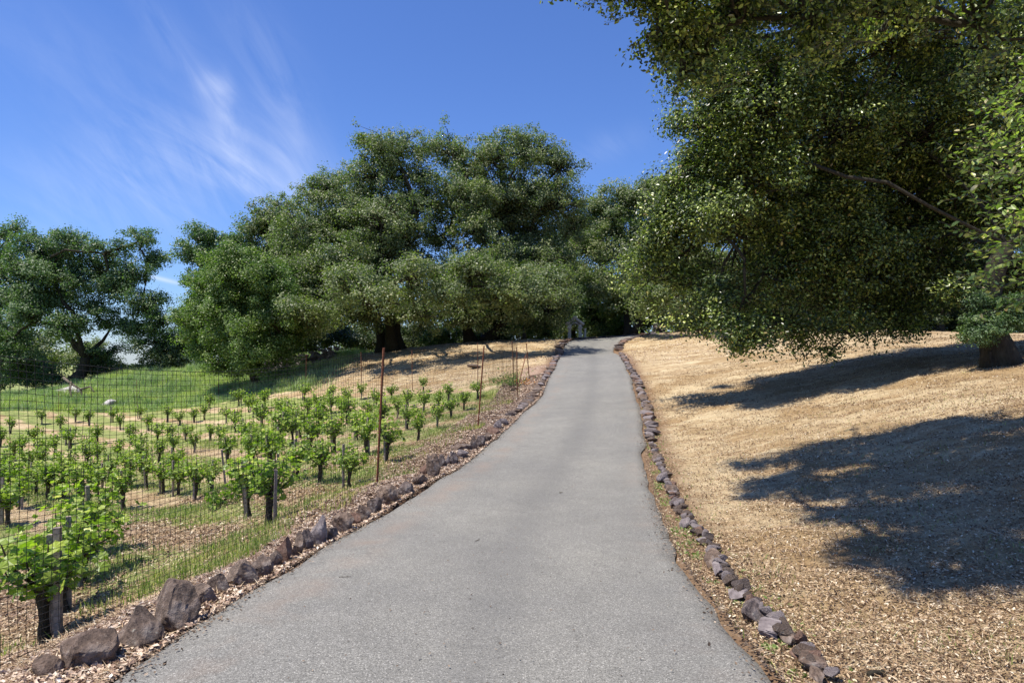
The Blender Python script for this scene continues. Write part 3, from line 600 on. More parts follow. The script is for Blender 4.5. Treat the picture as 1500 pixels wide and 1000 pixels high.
# ------------------------------------------------------------------ the two big near oaks on the right
make_tree('oak_tree', 'giant dense live oak hanging low over the right lawn, thick trunk at the right edge', (ray(1470,534)[0], ray(1470,534)[1], ray(1470,534)[2]),
    [pb(1035,235,45,50,18.5), pb(1022,185,36,34,18,1.2), pb(990,268,30,30,19,1.1), pb(968,320,26,30,19.5,1.1), pb(962,372,28,30,20,1.1), pb(1090,330,110,130,20.5,2.6), pb(1250,330,170,150,20.5,3), pb(1005,300,50,48,19), pb(985,360,42,40,19.5), pb(995,410,45,38,20), pb(1045,440,50,36,19), pb(1085,475,34,26,18), pb(1110,500,20,16,18,1), pb(1160,472,55,28,19), pb(1230,468,50,24,20), pb(1245,488,18,8,19,1),
     pb(1310,440,60,36,21), pb(1390,425,60,36,20), pb(1060,340,55,55,18), pb(1120,400,60,50,18.5), pb(1200,390,70,50,19), pb(1120,270,70,60,17.5), pb(1200,300,80,70,19), pb(1300,330,80,70,20), pb(1400,330,70,60,19), pb(1470,400,40,40,17.5,1.5), pb(1180,430,90,50,21), pb(1290,400,90,60,22), pb(1390,380,90,60,22), pb(1460,430,50,34,20), pb(1540,420,60,50,18), pb(1350,455,50,20,22), pb(1250,340,90,70,22), pb(1440,425,30,18,16,.7), pb(1180,120,100,80,21), pb(1330,130,110,90,21.5), pb(1460,160,110,90,21), pb(1060,110,60,60,19.5), pb(1400,270,100,80,22), pb(1250,230,100,80,22), pb(1110,200,70,60,21), pb(1020,270,46,44,21), pb(960,400,30,26,20.5,1.5), pb(1030,480,26,20,19.5,1.2),
     pb(1060,160,55,55,17.5), pb(1130,160,80,70,17), pb(1230,190,80,70,17.5), pb(1340,210,90,80,18), pb(1460,230,90,80,17.5), pb(1560,300,90,100,17), pb(1080,60,70,60,17.5), pb(1180,40,100,80,17), pb(1320,60,110,90,17), pb(1480,80,110,100,17), pb(1200,-100,140,100,18), pb(1400,-110,150,110,18)],
    'oak_near', .084, 690000, .50, .33, OVAL, trunks=1, up=.7, warp=1.2, fork=.62, flean=.0, flat=.8, shell=(.4, 1.06), bark_limbs=.12)
def lift(x, y, r, h, rz=.7): return (x-.42*h, y-.15*h, groundz(x, y)+h, r, r, r*rz)
make_tree('oak_tree', 'tall live oak standing off the right side whose branches hang into the top right corner', (11.5, 7.5, groundz(11.5, 7.5)),
    [pb(930,-12,40,24,9.5,.5), pb(962,52,30,30,9.6,.45), pb(1000,108,24,28,9.9,.4), pb(985,30,34,30,9.5,.5), pb(1030,85,32,34,10,.5), pb(1085,30,55,45,9.5,.7), pb(1190,25,60,50,9.5,.7), pb(1310,20,70,50,9.5,.7), pb(1430,40,70,60,9,.7), pb(1030,-60,80,50,9.5,.9),
     *[lift(*ray(u_, v_)[:2], r_, h_) for u_, v_, r_, h_ in [(1150,672,.7,7.8),(1230,652,.9,7.6),(1330,640,1.0,7.4),(1440,632,1.1,7.4),(1140,712,.55,8),(1210,712,.75,7.8),(1310,700,.9,7.6),(1420,690,1.0,7.6),(1510,680,1.1,7.6),(1290,750,.6,7.8),(1370,755,.75,7.8),(1470,750,.85,7.8),(1300,800,.4,7.8),(1370,815,.6,7.8),(1450,815,.7,7.8),(1340,860,.32,7.8),(1420,862,.38,7.8),(1180,700,.5,7.8),(1440,735,.7,7.8),(1500,720,.7,7.8),(1380,660,.6,7.4),(1600,680,1.0,7.8),(1700,640,1.4,7.8)]]],
    'oak_near', .070, 165000, .31, .34, OVAL, fork=.85, flat=.7, shell=(.2, 1.15), bark_limbs=.09, warp=.9)
near_oak = bpy.context.scene.objects.get('oak_tree')
near_oak = [o for o in scene.objects if o.type == 'EMPTY' and o.name.startswith('oak_tree') and 'tall live oak standing off' in o.get('label', '')][0]
# leafy branch reaching into the right edge (a part of that oak)
def sprigs(parent, name_leaf, name_wood, stems, leaf, mat, pitch=.026):
    grp = []
    for st_ in stems:
        if st_[1] > .006: grp.append([])
        grp[-1].append(st_)
    for g_ in grp: sprig1(parent, name_leaf, name_wood, g_, leaf, mat, pitch)
def sprig1(parent, name_leaf, name_wood, stems, leaf, mat, pitch):
    base = np.array(parent.location); mb = MB(); PP = []; NN = []; RR = []; SS = []
    for pts, r in stems:
        pts = np.array(pts, float); mb.tube(pts, np.linspace(r, .0015, len(pts)), 5)
        seg = np.r_[0, np.cumsum(np.linalg.norm(np.diff(pts, axis=0), axis=1))]; L = seg[-1]; n = int(L/pitch); 
        for i in range(n):
            s_ = (i+.5)/n*L
            if r > .008 and s_ < L*.5: continue
            p = np.array([np.interp(s_, seg, pts[:, k]) for k in range(3)]); d = (pts[-1]-pts[0])/np.linalg.norm(pts[-1]-pts[0])
            side = np.cross(d, [0, 0, 1]); side /= np.linalg.norm(side)+1e-9; a = i*2.4+random.random()*.8
            out = side*math.cos(a)+np.cross(d, side)*math.sin(a); dr = d*.55+out; dr /= np.linalg.norm(dr)
            sz = leaf*random.uniform(.6, 1.25)*(1.1-.45*s_/L)
            PP.append(p+dr*sz*.6); RR.append(dr); NN.append(np.array([0, 0, .9])+RNG.normal(size=3)*.5+out*.2); SS.append(sz)
    V_, F_, nf = leaves(np.array(PP), np.array(NN), np.array(SS), OVAL, np.array(RR)); n = len(PP)
    mb.V = [v-base for v in mb.V]; wood = mb.build(name_wood, M['twig'], parent)
    mesh_np(name_leaf, V_-base, [F_], M[mat], wood, {'rnd': np.repeat(RNG.random(n), nf), 'clump': np.repeat(RNG.random(n)*.6+.2, nf)})
stems = []
def wander(a, b, n=6, w=.06):
    a = np.array(a); b = np.array(b); t = np.linspace(0, 1, n)[:, None]; L = np.linalg.norm(b-a)
    return a+(b-a)*t+RNG.normal(size=(n, 3))*w*L*.3*np.sin(t*math.pi)
for u, v, y, uo, vo in [(1440,185,4.6,1620,60),(1408,240,4.7,1620,170),(1425,300,4.5,1620,260),(1420,345,4.6,1620,300),(1412,290,4.8,1600,150),(1430,405,4.4,1620,330),(1450,430,4.6,1630,350),(1460,150,4.9,1600,20),(1475,230,4.2,1640,150),(1480,330,4.1,1640,280),(1470,385,4.3,1640,330),(1490,440,4.4,1640,400),(1425,375,4.9,1620,300),(1440,270,4.3,1620,220),(1418,220,4.9,1620,130),(1455,340,4.0,1640,290),(1465,455,4.7,1640,400),(1490,170,4.3,1640,60)]:
    tip = P(u, v, y); a = P(uo, vo, y+.3); main = wander(a, tip, 8, .05); stems.append((main, .011))
    for k in range(11):
        t = .45+.52*k/10; q = a+(tip-a)*t; idx = int(t*7); q = main[idx]+(main[min(idx+1, 7)]-main[idx])*(t*7-idx)
        L = random.uniform(.10, .26); e = q+np.array([-random.uniform(.2, 1)*L, random.uniform(-.6, .6)*L, random.uniform(-.45, .8)*L]); stems.append((wander(q, e, 4), .0035))
sprigs(near_oak, 'leaves', 'hanging_branch', stems, .058, 'sprig')
# twiggy tips at the crown's upper-left rim
stems = []
for u, v, y in [(872,2,9.2),(905,30,9.2),(935,62,9.4),(960,82,9.5),(1000,120,9.6),(1003,150,9.7),(1150,92,8.6),(1210,62,8.4),(1180,110,8.6),(880,-12,9),(945,20,9.1),(1230,30,8.4),(1060,130,9.6),(1330,60,8),(1420,110,8)]:
    tip = P(u, v, y); a = tip+np.array([random.uniform(.5, .9), .3, random.uniform(.1, .6)]); main = wander(a, tip, 6, .08); stems.append((main, .007))
    for k in range(9):
        q = main[random.randrange(1, 6)]; L = random.uniform(.12, .3); e = q+np.array([-random.uniform(.1, 1)*L, random.uniform(-.6, .6)*L, random.uniform(-.7, .6)*L]); stems.append((wander(q, e, 4), .003))
sprigs(near_oak, 'leaves', 'hanging_branch', stems, .062, 'oak_near', .03)
tb = ray(1466, 534)
make_tree('bush', 'rounded grey-green clump sprouting beside the thick right trunk', (tb[0]-.35, tb[1]-.2, tb[2]), [pb(1446,480,30,24,tb[1]-.5,.45), pb(1432,492,18,12,tb[1]-.5,.3), pb(1475,460,30,26,tb[1]-.4,.4), pb(1440,445,22,16,tb[1]-.3,.3)], 'oak_blue', .05, 15000, .2, .05, OVAL, cat='bush', nclump=60, warp=0)

# ------------------------------------------------------------------ grapevines
def vine_proto(seed, wide=.36, tall=1.0, nl=330, low=False):
    global RNG; R = np.random.default_rng(seed); keep = RNG; RNG = R
    root = empty('grapevine', (0, 0, -50))
    mb = MB(); h = .46 if not low else .16
    z = np.linspace(-.1, h, 7); pts = np.c_[np.cumsum(R.normal(size=7))*.012, np.cumsum(R.normal(size=7))*.012, z]
    mb.tube(pts, [.062,.052,.042,.038,.040,.048,.052] if not low else .02, 8, jit=.35)
    tips = []; top = pts[-1]
    for k in range(9 if not low else 7):
        a = k*2*math.pi/9+R.random()*.6; rr = wide*R.uniform(.35, 1.0); e = top+np.array([math.cos(a)*rr, math.sin(a)*rr, R.uniform(.15, .62)*tall if not low else R.uniform(.02, .22)])
        mid = (top+e)/2+np.array([math.cos(a), math.sin(a), -.2])*rr*.25
        mb.tube(np.array([top-[0,0,.04], mid, e]), [.018, .009, .004], 4); tips.append((mid, e))
    mb.build('vine_trunk', M['vinebark'], root)
    pos = []; 
    for i in range(nl):
        m_, e = tips[R.integers(len(tips))]; t = R.random(); p = top*(1-t)**2+2*t*(1-t)*m_+t*t*e if R.random() < .55 else m_+(e-m_)*R.uniform(0, 1.15)
        pos.append(p+R.normal(size=3)*np.array([.075, .075, .065]))
    pos = np.array(pos); pos[:, 2] = np.maximum(pos[:, 2], .04)
    nrm = (pos-top)*np.array([1, 1, .5])*1.2+np.array([0, 0, .55])+R.normal(size=pos.shape)*.5
    V_, F_, nf = leaves(pos, nrm, R.uniform(.05, .118, nl), GRAPE)
    mesh_np('vine_leaves', V_, [F_], M['vine'], root, {'rnd': np.repeat(np.clip(R.random(nl)*.8+(pos[:, 2]-.6)*.35, 0, 1), nf), 'clump': np.repeat(R.random(nl)*.6+.2, nf)})
    if not low:
        sb = MB(); a = R.random()*6.3; sb.box((.085*math.cos(a), .085*math.sin(a), .46), (.022, .022, .50), R.random()*3, tilt=(R.normal()*.03, R.normal()*.03)); sb.build('wooden_stake', M['stake'], root, smooth=False)
    RNG = keep; return root
protos = [vine_proto(40+i, w, t) for i, (w, t) in enumerate([(.36,1.0),(.30,1.1),(.40,.9),(.33,1.0),(.27,.95),(.38,1.05)])]
VG = 'head-trained grapevines in the vineyard'
special = {(68,940):'nearest grapevine at the lower left beside a stubby square post', (98,896):'second grapevine up from the lower left corner, spreading to the right', (121,856):'third grapevine up from the lower left corner, half hidden by the second',
 (136,812):'grapevine with a post showing in its leaves above the three nearest vines', (365,763):'grapevine with a short stout trunk left of the full one by the bank', (394,769):'full grapevine with two dark stems nearest the bank, left of the rusty post',
 (509,717):'leafy grapevine just left of the nearest rusty fence post', (471,711):'grapevine second to the left of the nearest rusty post', (436,704):'tall narrow grapevine third to the left of the nearest rusty post', (567,678):'tall dark-trunked grapevine just right of the nearest rusty post',
 (612,646):'grapevine with slender trunk right of the tall dark-trunked one', (641,627):'grapevine with doubled trunk left of the second rusty post', (661,612):'stout-trunked grapevine left of the second rusty post', (681,601):'grapevine touching the left side of the second rusty post', (700,583):'last small grapevine right behind the second rusty post',
 (529,585):'small round lollipop grapevine alone against the straw slope', (486,590):'two-headed small grapevine at the left of the lollipop-shaped one', (620,574):'small grapevine with hidden trunk at the upper edge by the straw slope', (574,585):'leafy small grapevine at the upper edge right of the nearest rusty post', (656,588):'forked small grapevine at the upper edge left of the second rusty post',
 (309,723):'grapevine next to the lone leaning stake', (286,734):'foremost grapevine of the row left of the lone leaning stake', (15,635):'small grapevine at the far left below the meadow', (245,618):'small grapevine alone on the upper edge below the second far stake'}
VL = [(68,940,1.3),(98,896,1.25),(121,856,1.1),(136,812,1.2),(365,763,.85),(394,769,1.15)]
for s_ in '509,717 471,711 436,704 567,678 612,646 641,627 661,612 681,601 700,583 529,585 486,590 620,574 574,585 656,588 309,723 286,734 15,635 245,618 51,653 33,667 97,651 63,675 80,666 143,650 165,619 191,651 126,665 142,682 173,675 176,630 160,706 88,632 104,657 128,686 131,624 20,720 51,725 73,733 90,731 189,714 215,715 239,722 259,726 335,681 368,671 284,664 141,682 61,690 331,618 285,619 272,646 232,649 309,647 218,631 204,614 306,599 357,650 345,634 251,650 323,657 351,594 300,614 263,623 371,611 387,600 411,615 365,604 452,612 446,586 508,595 500,615 508,622 540,615 382,631 423,628 468,613 466,636 370,690 403,682 398,695 597,630 582,613 642,600 621,605 550,598 470,625 523,645 537,670 453,662 490,662 430,650 410,655 485,605 30,745 6,700 115,745 10,770 560,625 596,597 440,640 0,655 20,675 110,618 60,622 100,700 40,700 130,720 205,690 255,697 235,678 205,668 255,665 0,735 180,745 145,728'.split():
    u, v = s_.split(','); VL.append((int(u), int(v), None))
seen = set()
for i, (u, v, sc_) in enumerate(VL):
    if any(abs(u-a) < 5 and abs(v-b) < 4 for a, b in seen): continue
    seen.add((u, v)); p = ray(u, v)
    hR = np.interp(v, [574,590,615,645,680,715,770], [24,28,36,50,66,80,100]); hL = np.interp(v, [612,635,655,680,706,735,800,856,896,940], [24,27,33,38,48,60,104,126,150,176]); k_ = float(sm(300, 400, u)) if v < 760 or u > 300 else 0
    sc_ = (hL*(1-k_)+hR*k_)*p[1]/F/1.10*random.uniform(.92, 1.10)
    lab = special.get((u, v)); y = p[1]
    if lab is None:
        lab = ('small grapevine in the lower left vineyard rows behind the netting' if u < 280 and v > 695 else 'small grapevine in the far upper left rows' if u < 280 else
               'grapevine in the crowded middle rows left of the nearest rusty post' if u < 545 and v > 628 else 'small grapevine in the far middle rows below the grass and straw' if u < 545 else 'grapevine among those between the two rusty posts')
    wd_ = max(sc_, .68)*random.uniform(.95, 1.1)*(1.12 if v > 760 else 1); c = copy_tree(protos[i % 6], (p[0], p[1], groundz(p[0], p[1])), random.random()*6.3, (wd_, wd_, sc_))
    tag(c, lab, 'grapevine', VG)
for q in protos:
    for ch in list(q.children): bpy.data.objects.remove(ch)
    bpy.data.objects.remove(q)
lw = vine_proto(99, .42, .4, 150, True); p = ray(325, 744); lw.location = (p[0], p[1], groundz(p[0], p[1])); tag(lw, 'low sprawling vine shoots at the foot of the lone leaning stake', 'grapevine', VG)
for u, v, hgt, tl, lab in [(329,730,1.05,-.10,'lone leaning wooden stake standing clear of the vines'),(403,771,.78,.03,'wooden post beside the full grapevine nearest the bank'),(74,932,1.0,.0,'stubby square grey post rising through the nearest grapevine')]:
    p = ray(u, v); mb = MB(); w = .034 if u < 100 else .021; mb.box((0, 0, hgt/2-.05), (w, w, hgt/2+.05), .4, .92, (tl, 0)); mb.box((.0, 0, hgt+.003), (w*.8, w*.8, .006), .4)
    o = mb.build('wooden_stake', M['stake'], smooth=False); o.location = (p[0], p[1], groundz(p[0], p[1])); tag(o, lab, 'stake')

# ------------------------------------------------------------------ fences
def tpost(base, top, w=.019):
    mb = MB(); b = np.array(base, float); t = np.array(top, float); b[2] -= .2
    mb.tube(np.linspace(b, t, 6), w, 4)
    d = (t-b); 
    for k in range(14):
        c = b+d*(.2+.055*k); mb.box(c+np.array([0, -w*.9, 0]), (.007, .008, .012), 0)
    mb.box(t+np.array([0, 0, .004]), (w*1.1, w*.6, .006)); return mb
fence = empty('deer_fence', (-2.15, 10.8, groundz(-2.15, 10.8)))
tag(fence, 'roadside deer fence of black netting strung on tall rusty steel posts', 'fence')
fb = np.array(fence.location)
def addpart(mb, name, mat, parent, base, smooth=True):
    mb.V = [v-base for v in mb.V]; return mb.build(name, M[mat], parent, smooth)
for (u, v, ut, vt) in [(551,716,562,510),(699,630,709,507),(758,583,757,509),(753,556,750,500),(776,556,771,503)]:
    b = ray(u, v); t = P(ut, vt, b[1]); addpart(tpost(b, t), 'fence_post', 'rust', fence, fb, False)
b = (-3.72, 3.0, groundz(-3.72, 3.0)); addpart(tpost(b, (b[0]+.05, b[1], b[2]+2.25)), 'fence_post', 'rust', fence, fb, False)
b1 = ray(776, 556); a_ = P(770, 520, b1[1]); b_ = ray(759, 568); mbb = MB(); mbb.tube(np.array([a_, (a_+b_)/2, b_]), .02, 5); addpart(mbb, 'brace', 'rust', fence, fb)
line = np.array([(-3.72,3.0),(-3.42,4.2),(-2.95,7),(-2.15,10.8),(-1.55,14.4),(-.92,18),(-.36,22),(ray(758,583)[0],ray(758,583)[1])])
def net(line, H, cell, r, wob=.02, vs=9, knot=0):
    mb = MB(); c = catmull(line, 30); seg = np.r_[0, np.cumsum(np.hypot(*np.diff(c, axis=0).T))]; L = seg[-1]
    def pt(s, hh):
        x = np.interp(s, seg, c[:, 0]); y = np.interp(s, seg, c[:, 1]); g0 = hz(x, y)+.03
        top = H-.10*np.sin(np.clip((s % 7.4)/7.4, 0, 1)*math.pi)
        f_ = hh/H
        return np.c_[x+(fbm(s*1.1, hh*1.3, 31)-.5)*wob*5, y+(fbm(s*2.1+9, hh*2, 37)-.5)*wob*2, g0+f_*top+(fbm(s*.9, hh*.8+4, 41)-.5)*wob*3]
    sc_ = np.arange(0, L, cell*1.35); hs = np.linspace(0, H, vs)
    A = []; 
    tri = np.array([(1, 0), (-.5, .87), (-.5, -.87)])*r
    def tubes(Pn, perp):                                # Pn (n,m,3)
        n, m_, _ = Pn.shape; V_ = Pn[:, :, None, :]+tri[None, None, :, 0, None]*perp[0]+tri[None, None, :, 1, None]*perp[1]
        V_ = V_.reshape(-1, 3); ix = np.arange(n*m_*3).reshape(n, m_, 3); q = []
        for j in range(3): q.append(np.stack([ix[:, :-1, j], ix[:, 1:, j], ix[:, 1:, (j+1) % 3], ix[:, :-1, (j+1) % 3]], -1).reshape(-1, 4))
        mb.add(V_, np.vstack(q))
    S, Hh = np.meshgrid(sc_, hs, indexing='ij'); tubes(pt(S.ravel(), Hh.ravel()).reshape(len(sc_), vs, 3), (np.array([1, 0, 0.]), np.array([0, 1, 0.])))
    hk = np.arange(0, H+.01, cell); ss = np.arange(0, L, .12); S, Hh = np.meshgrid(ss, hk); tubes(pt(S.ravel(), Hh.ravel()).reshape(len(hk), len(ss), 3), (np.array([1, 0, 0.]), np.array([0, 0, 1.])))
    if knot:
        S, Hh = np.meshgrid(sc_[sc_ < knot], hk); p = pt(S.ravel(), Hh.ravel()); n = len(p); k = r*2.3
        o8 = np.array([(k,0,0),(-k,0,0),(0,k,0),(0,-k,0),(0,0,k),(0,0,-k)]); t8 = np.array([(0,2,4),(2,1,4),(1,3,4),(3,0,4),(2,0,5),(1,2,5),(3,1,5),(0,3,5)])
        mb.add((p[:, None]+o8).reshape(-1, 3), None, (t8[None]+(np.arange(n)*6)[:, None, None]).reshape(-1, 3))
    return mb, pt, L
mb, ptf, L = net(line, 2.12, .052, .0019, .02, 12, 7.5); addpart(mb, 'netting', 'net', fence, fb)
mb = MB(); s_ = np.linspace(0, L, 120); mb.tube(ptf(s_, np.full(120, 2.12)), .0028, 4); mb.tube(ptf(s_, np.full(120, .02)), .0028, 4); addpart(mb, 'tension_wire', 'net', fence, fb)
far = empty('deer_fence', tuple(ray(448, 563))); tag(far, 'distant netting fence on thin stakes between the vineyard and the meadow', 'fence'); fb2 = np.array(far.location)
fp = [(-60,628,.99),(86,613,1),(201,597,1),(320,582,1),(448,564,1),(530,566,1),(604,571,1),(700,563,1),(776,556,1)]
fl = []
for i, (u, v, _) in enumerate(fp):
    b = ray(max(u, -60), v); fl.append(b[:2]); 
    if i < 8: addpart(tpost(b, b+np.array([random.uniform(-.05, .05), 0, 1.9 if i != 6 else 1.95]), .017), 'fence_post', 'rust', far, fb2, False)
mb, ptf, L = net(np.array(fl), 1.85, .16, .0022, .03, 6); addpart(mb, 'netting', 'net', far, fb2)

# ------------------------------------------------------------------ fallen limb, twigs, poppies, stone gateway
b = ray(100, 580); mb = MB()
for pts, r in [([P(93,553,b[1]), P(103,561,b[1]-.5), P(118,570,b[1]-1), P(125,596,b[1]-1.2)], .10), ([P(104,559,b[1]-.6), P(103,572,b[1]-1.2), P(108,597,b[1]-1.6)], .07), ([P(118,570,b[1]-1), P(132,566,b[1]-1.5), P(138,574,b[1]-2)], .08)]:
    mb.tube(np.array(pts), np.linspace(r, r*.5, len(pts)), 7, jit=.3)
o = mb.build('fallen_limb', M['bark_pale'], loc=tuple(b)); tag(o, 'grey fallen limb propped in the meadow by the open oak', 'branch')
def twig(u, v, L, r, rz, name, label, crook=.25):
    p = ray(u, v); mb = MB(); t = np.linspace(-.5, .5, 6)*L; y = np.array([0, .1, -.1, .12, 0, .1])*L*crook
    mb.tube(np.c_[t, y, np.full(6, r*1.0)+abs(y)*.15], np.linspace(r, r*.45, 6), 6, jit=.3); mb.tube(np.array([(L*.1, 0, r), (L*.22, L*.1, r*1.6), (L*.3, L*.2, r)]), [r*.6, r*.4, r*.2], 5)
    z = float(gz(np.array([p[0]]), np.array([p[1]]))[0]); o = mb.build(name, M['twig'] if name != 'stick' else M['bark']); o.location = (p[0], p[1], z+.003); o.rotation_euler = (0, 0, rz); tag(o, label, 'twig')
twig(1292, 985, .19, .016, .35, 'stick', 'thick broken stick in the straw near the lower right corner')
twig(982, 793, .16, .004, -.1, 'twig', 'thin dark twig on the asphalt at the right edge of the drive')
twig(505, 851, .09, .003, .1, 'twig', 'reddish twig lying on the left part of the asphalt')
twig(700, 796, .07, .004, .9, 'twig', 'small hooked twig on the asphalt near its middle')
twig(822, 725, .05, .007, .2, 'twig', 'dark bit of bark on the middle of the asphalt', .1)
twig(1205, 949, .15, .006, -.1, 'twig', 'grey twig lying just above the rounded dark rock on the right')
def cluster(name, label, cat, u, v, n, R_, H, mat, size, tm=OVAL):
    p = ray(u, v); q = RNG.normal(size=(n, 3))*np.array([R_, R_, H*.35]); q[:, 2] = np.abs(q[:, 2])+H*.25
    V_, F_, nf = leaves(q, RNG.normal(size=(n, 3))+np.array([0, 0, .8]), RNG.uniform(.6, 1.3, n)*size, tm)
    st = MB()
    for k in range(0, n, max(1, n//30)): st.tube(np.array([(q[k, 0]*.3, q[k, 1]*.3, 0), q[k]*np.array([.8, .8, .5]), q[k]]), .003, 3, cap=False)
    root = empty(name, (p[0], p[1], groundz(p[0], p[1]))); tag(root, label, cat)
    mesh_np('blossom' if 'flower' in name else 'foliage', V_, [F_], M[mat], root, {'rnd': np.repeat(RNG.random(n), nf), 'clump': np.repeat(RNG.random(n), nf)}); st.build('stem', M['vinebark'], root)
cluster('flower_clump', 'orange wildflowers at the foot of the third rusty post', 'flowers', 768, 566, 90, .22, .4, 'poppy', .05)
cluster('shrub', 'small green weed clump left of the orange flowers', 'shrub', 744, 566, 260, .38, .6, 'oak_green', .09)
cluster('shrub', 'low green sapling between the straw slope and the corner posts', 'shrub', 752, 572, 160, .2, .8, 'oak_green', .07)
# gateway
g0 = ray(842, 499); g0 = np.array([*P(842, 499, 56)[:2], 0]); g0[2] = groundz(g0[0], g0[1]); gate = empty('stone_gateway', tuple(g0)); tag(gate, 'small pale stone gateway with two pillars and peaked top past the drive', 'gateway')
for sx in (-.44, .44):
    mb = MB(); mb.box((sx, 0, .06), (.19, .19, .1)); mb.box((sx, 0, .55), (.13, .13, .42), 0, .9); mb.build('pillar', M['limestone'], gate, False)
    mb = MB(); mb.box((sx, 0, 1.0), (.19, .18, .05)); mb.box((sx, 0, 1.10), (.15, .14, .05)); mb.box((sx, 0, 1.22), (.10, .11, .08)); mb.build('capital', M['limestone'], gate, False)
mb = MB()
for s in (-1, 1): mb.tube(np.array([(s*.78, 0, 1.28), (s*.66, 0, 1.32), (s*.35, 0, 1.56), (0, 0, 1.80)]), [.09, .12, .11, .12], 8)
mb.box((0, 0, 1.86), (.17, .12, .05)); mb.box((-.09, 0, 1.93), (.05, .06, .05)); mb.box((.10, 0, 1.93), (.05, .06, .05)); mb.build('peaked_top', M['limestone'], gate, True)
mb = MB(); a = np.linspace(0, math.pi, 12); mb.tube(np.c_[np.cos(a)*.36, np.zeros(12), 1.08+np.sin(a)*.34], .055, 8); mb.build('arch_ring', M['limestone'], gate)
mb = MB(); mb.box((0, .06, 1.46), (.5, .04, .07)); mb.box((-.25, .06, 1.35), (.22, .04, .09)); mb.box((.25, .061, 1.35), (.22, .04, .09)); mb.build('gable_wall', M['rock_pale'], gate, False)
mb = MB(); gp_ = P(857, 498, 57); z = groundz(gp_[0], gp_[1]); mb.box((0, 0, .4), (.08, .08, .45), .3, .9); mb.box((0, 0, .88), (.1, .1, .04), .3); o = mb.build('stone_pillar', M['limestone'], smooth=False); o.location = (gp_[0], gp_[1], z); tag(o, 'short pale stone pillar standing just right of the gateway', 'pillar')

# ------------------------------------------------------------------ ground cover
def scatter(name, kind_mat, x, y, size, tmpl, tilt=.5, asp=1.0, zoff=.012):
    n = len(x); z = gz(x, y)+zoff+RNG.random(n)*.018
    nrm = np.array([0, 0, 1.])+RNG.normal(size=(n, 3))*tilt
    T = (tmpl[0]*np.array([1, asp, 1]), tmpl[1]); V_, F_, nf = leaves(np.c_[x, y, z], nrm, size, T)
    o = mesh_np(name, V_, [F_], M[kind_mat], attrs={'rnd': np.repeat(RNG.random(n), nf)}); return tag(o, kind='stuff')
def right_pts(n, p=1.7, ymax=30):
    y = 3.0+(ymax-3)*RNG.random(n)**p; e = np.interp(y, RC[:, 1], RC[:, 0])+1.72; x = e+RNG.random(n)**.9*(.80*y+1.2-e); return x, y
x, y = right_pts(330000, 2.0); k_ = fbm(x*1.2, y*1.2, 77) > RNG.random(len(x))*.75+.12; x, y = x[k_], y[k_]
scatter('dry_leaf_litter', 'chips', x, y, RNG.uniform(.008, .028, len(x))*(1+y*.045), OVAL, .5, .8)
x, y = right_pts(48000, 1.8, 24); scatter('straw_litter', 'chips', x, y, RNG.uniform(.04, .13, len(x))*(1+y*.02), DIAM, .25, .04)
def left_pts(n, w0, w1, ymax=30, p=1.6, y0=3.2):
    y = y0+(ymax-y0)*RNG.random(n)**p; fxx = fence_x(y); e = np.interp(y, RC[:, 1], RC[:, 0])-1.72
    x = fxx-w0+RNG.random(n)*((e-w1)-(fxx-w0)); return x, y
x, y = left_pts(150000, 1.0, 0); scatter('wood_chip_mulch', 'bark_chips', x, y, RNG.uniform(.015, .05, len(x))*(1+y*.03), DIAM, .5, .8)
x, y = left_pts(26000, .9, 0); scatter('straw_litter', 'chips', x, y, RNG.uniform(.06, .18, len(x)), DIAM, .3, .05)
y = 4+14*RNG.random(90000)**1.3; x = fence_x(y)-6.5*RNG.random(90000); k_ = (.5+.5*np.cos((x*.64+y*.77)*2*math.pi/2.45) > RNG.random(90000)) | (y < 7.2); x, y = x[k_], y[k_]
scatter('vineyard_mulch', 'chips', x, y, RNG.uniform(.015, .05, len(x))*(1+y*.03), DIAM, .5, .8)
y = 4+24*RNG.random(90000)**1.3; x = fence_x(y)-np.minimum(15, .9*y)*RNG.random(90000)
scatter('cut_straw', 'chips', x, y, RNG.uniform(.06, .2, len(x))*(1+y*.02), DIAM, .3, .05)
def blades(name, mat, x, y, h, w, lean=.35):
    n = len(x); z = gz(x, y)-.01; a = RNG.random(n)*6.28; c, s = np.cos(a)*w/2, np.sin(a)*w/2; b = RNG.random(n)*6.28; l = h*lean*RNG.random(n)
    p0 = np.c_[x-c, y-s, z]; p1 = np.c_[x+c, y+s, z]; m0 = np.c_[x-c*.7+np.cos(b)*l*.3, y-s*.7+np.sin(b)*l*.3, z+h*.55]; m1 = np.c_[x+c*.7+np.cos(b)*l*.3, y+s*.7+np.sin(b)*l*.3, z+h*.55]; tp = np.c_[x+np.cos(b)*l, y+np.sin(b)*l, z+h]
    V_ = np.stack([p0, p1, m1, m0, tp], 1).reshape(-1, 3); i5 = np.arange(n)*5; rn = RNG.random(n)
    o = mesh_np(name, V_, [np.c_[i5, i5+1, i5+2, i5+3], np.c_[i5+3, i5+2, i5+4]], M[mat], attrs={'rnd': np.r_[rn, rn], 'clump': np.tile(np.clip((fbm(x*.55, y*.8, 133)-.5)*2.6+.5, 0, 1), 2)}); return tag(o, kind='stuff')
n = 420000; y = 5.2+27*RNG.random(n)**1.25; x = fence_x(y)+.15-np.minimum(17, .85*y)*RNG.random(n)
bd = .5+.5*np.cos((x*.64+y*.77)*2*math.pi/2.45); lf = fence_x(y)-x
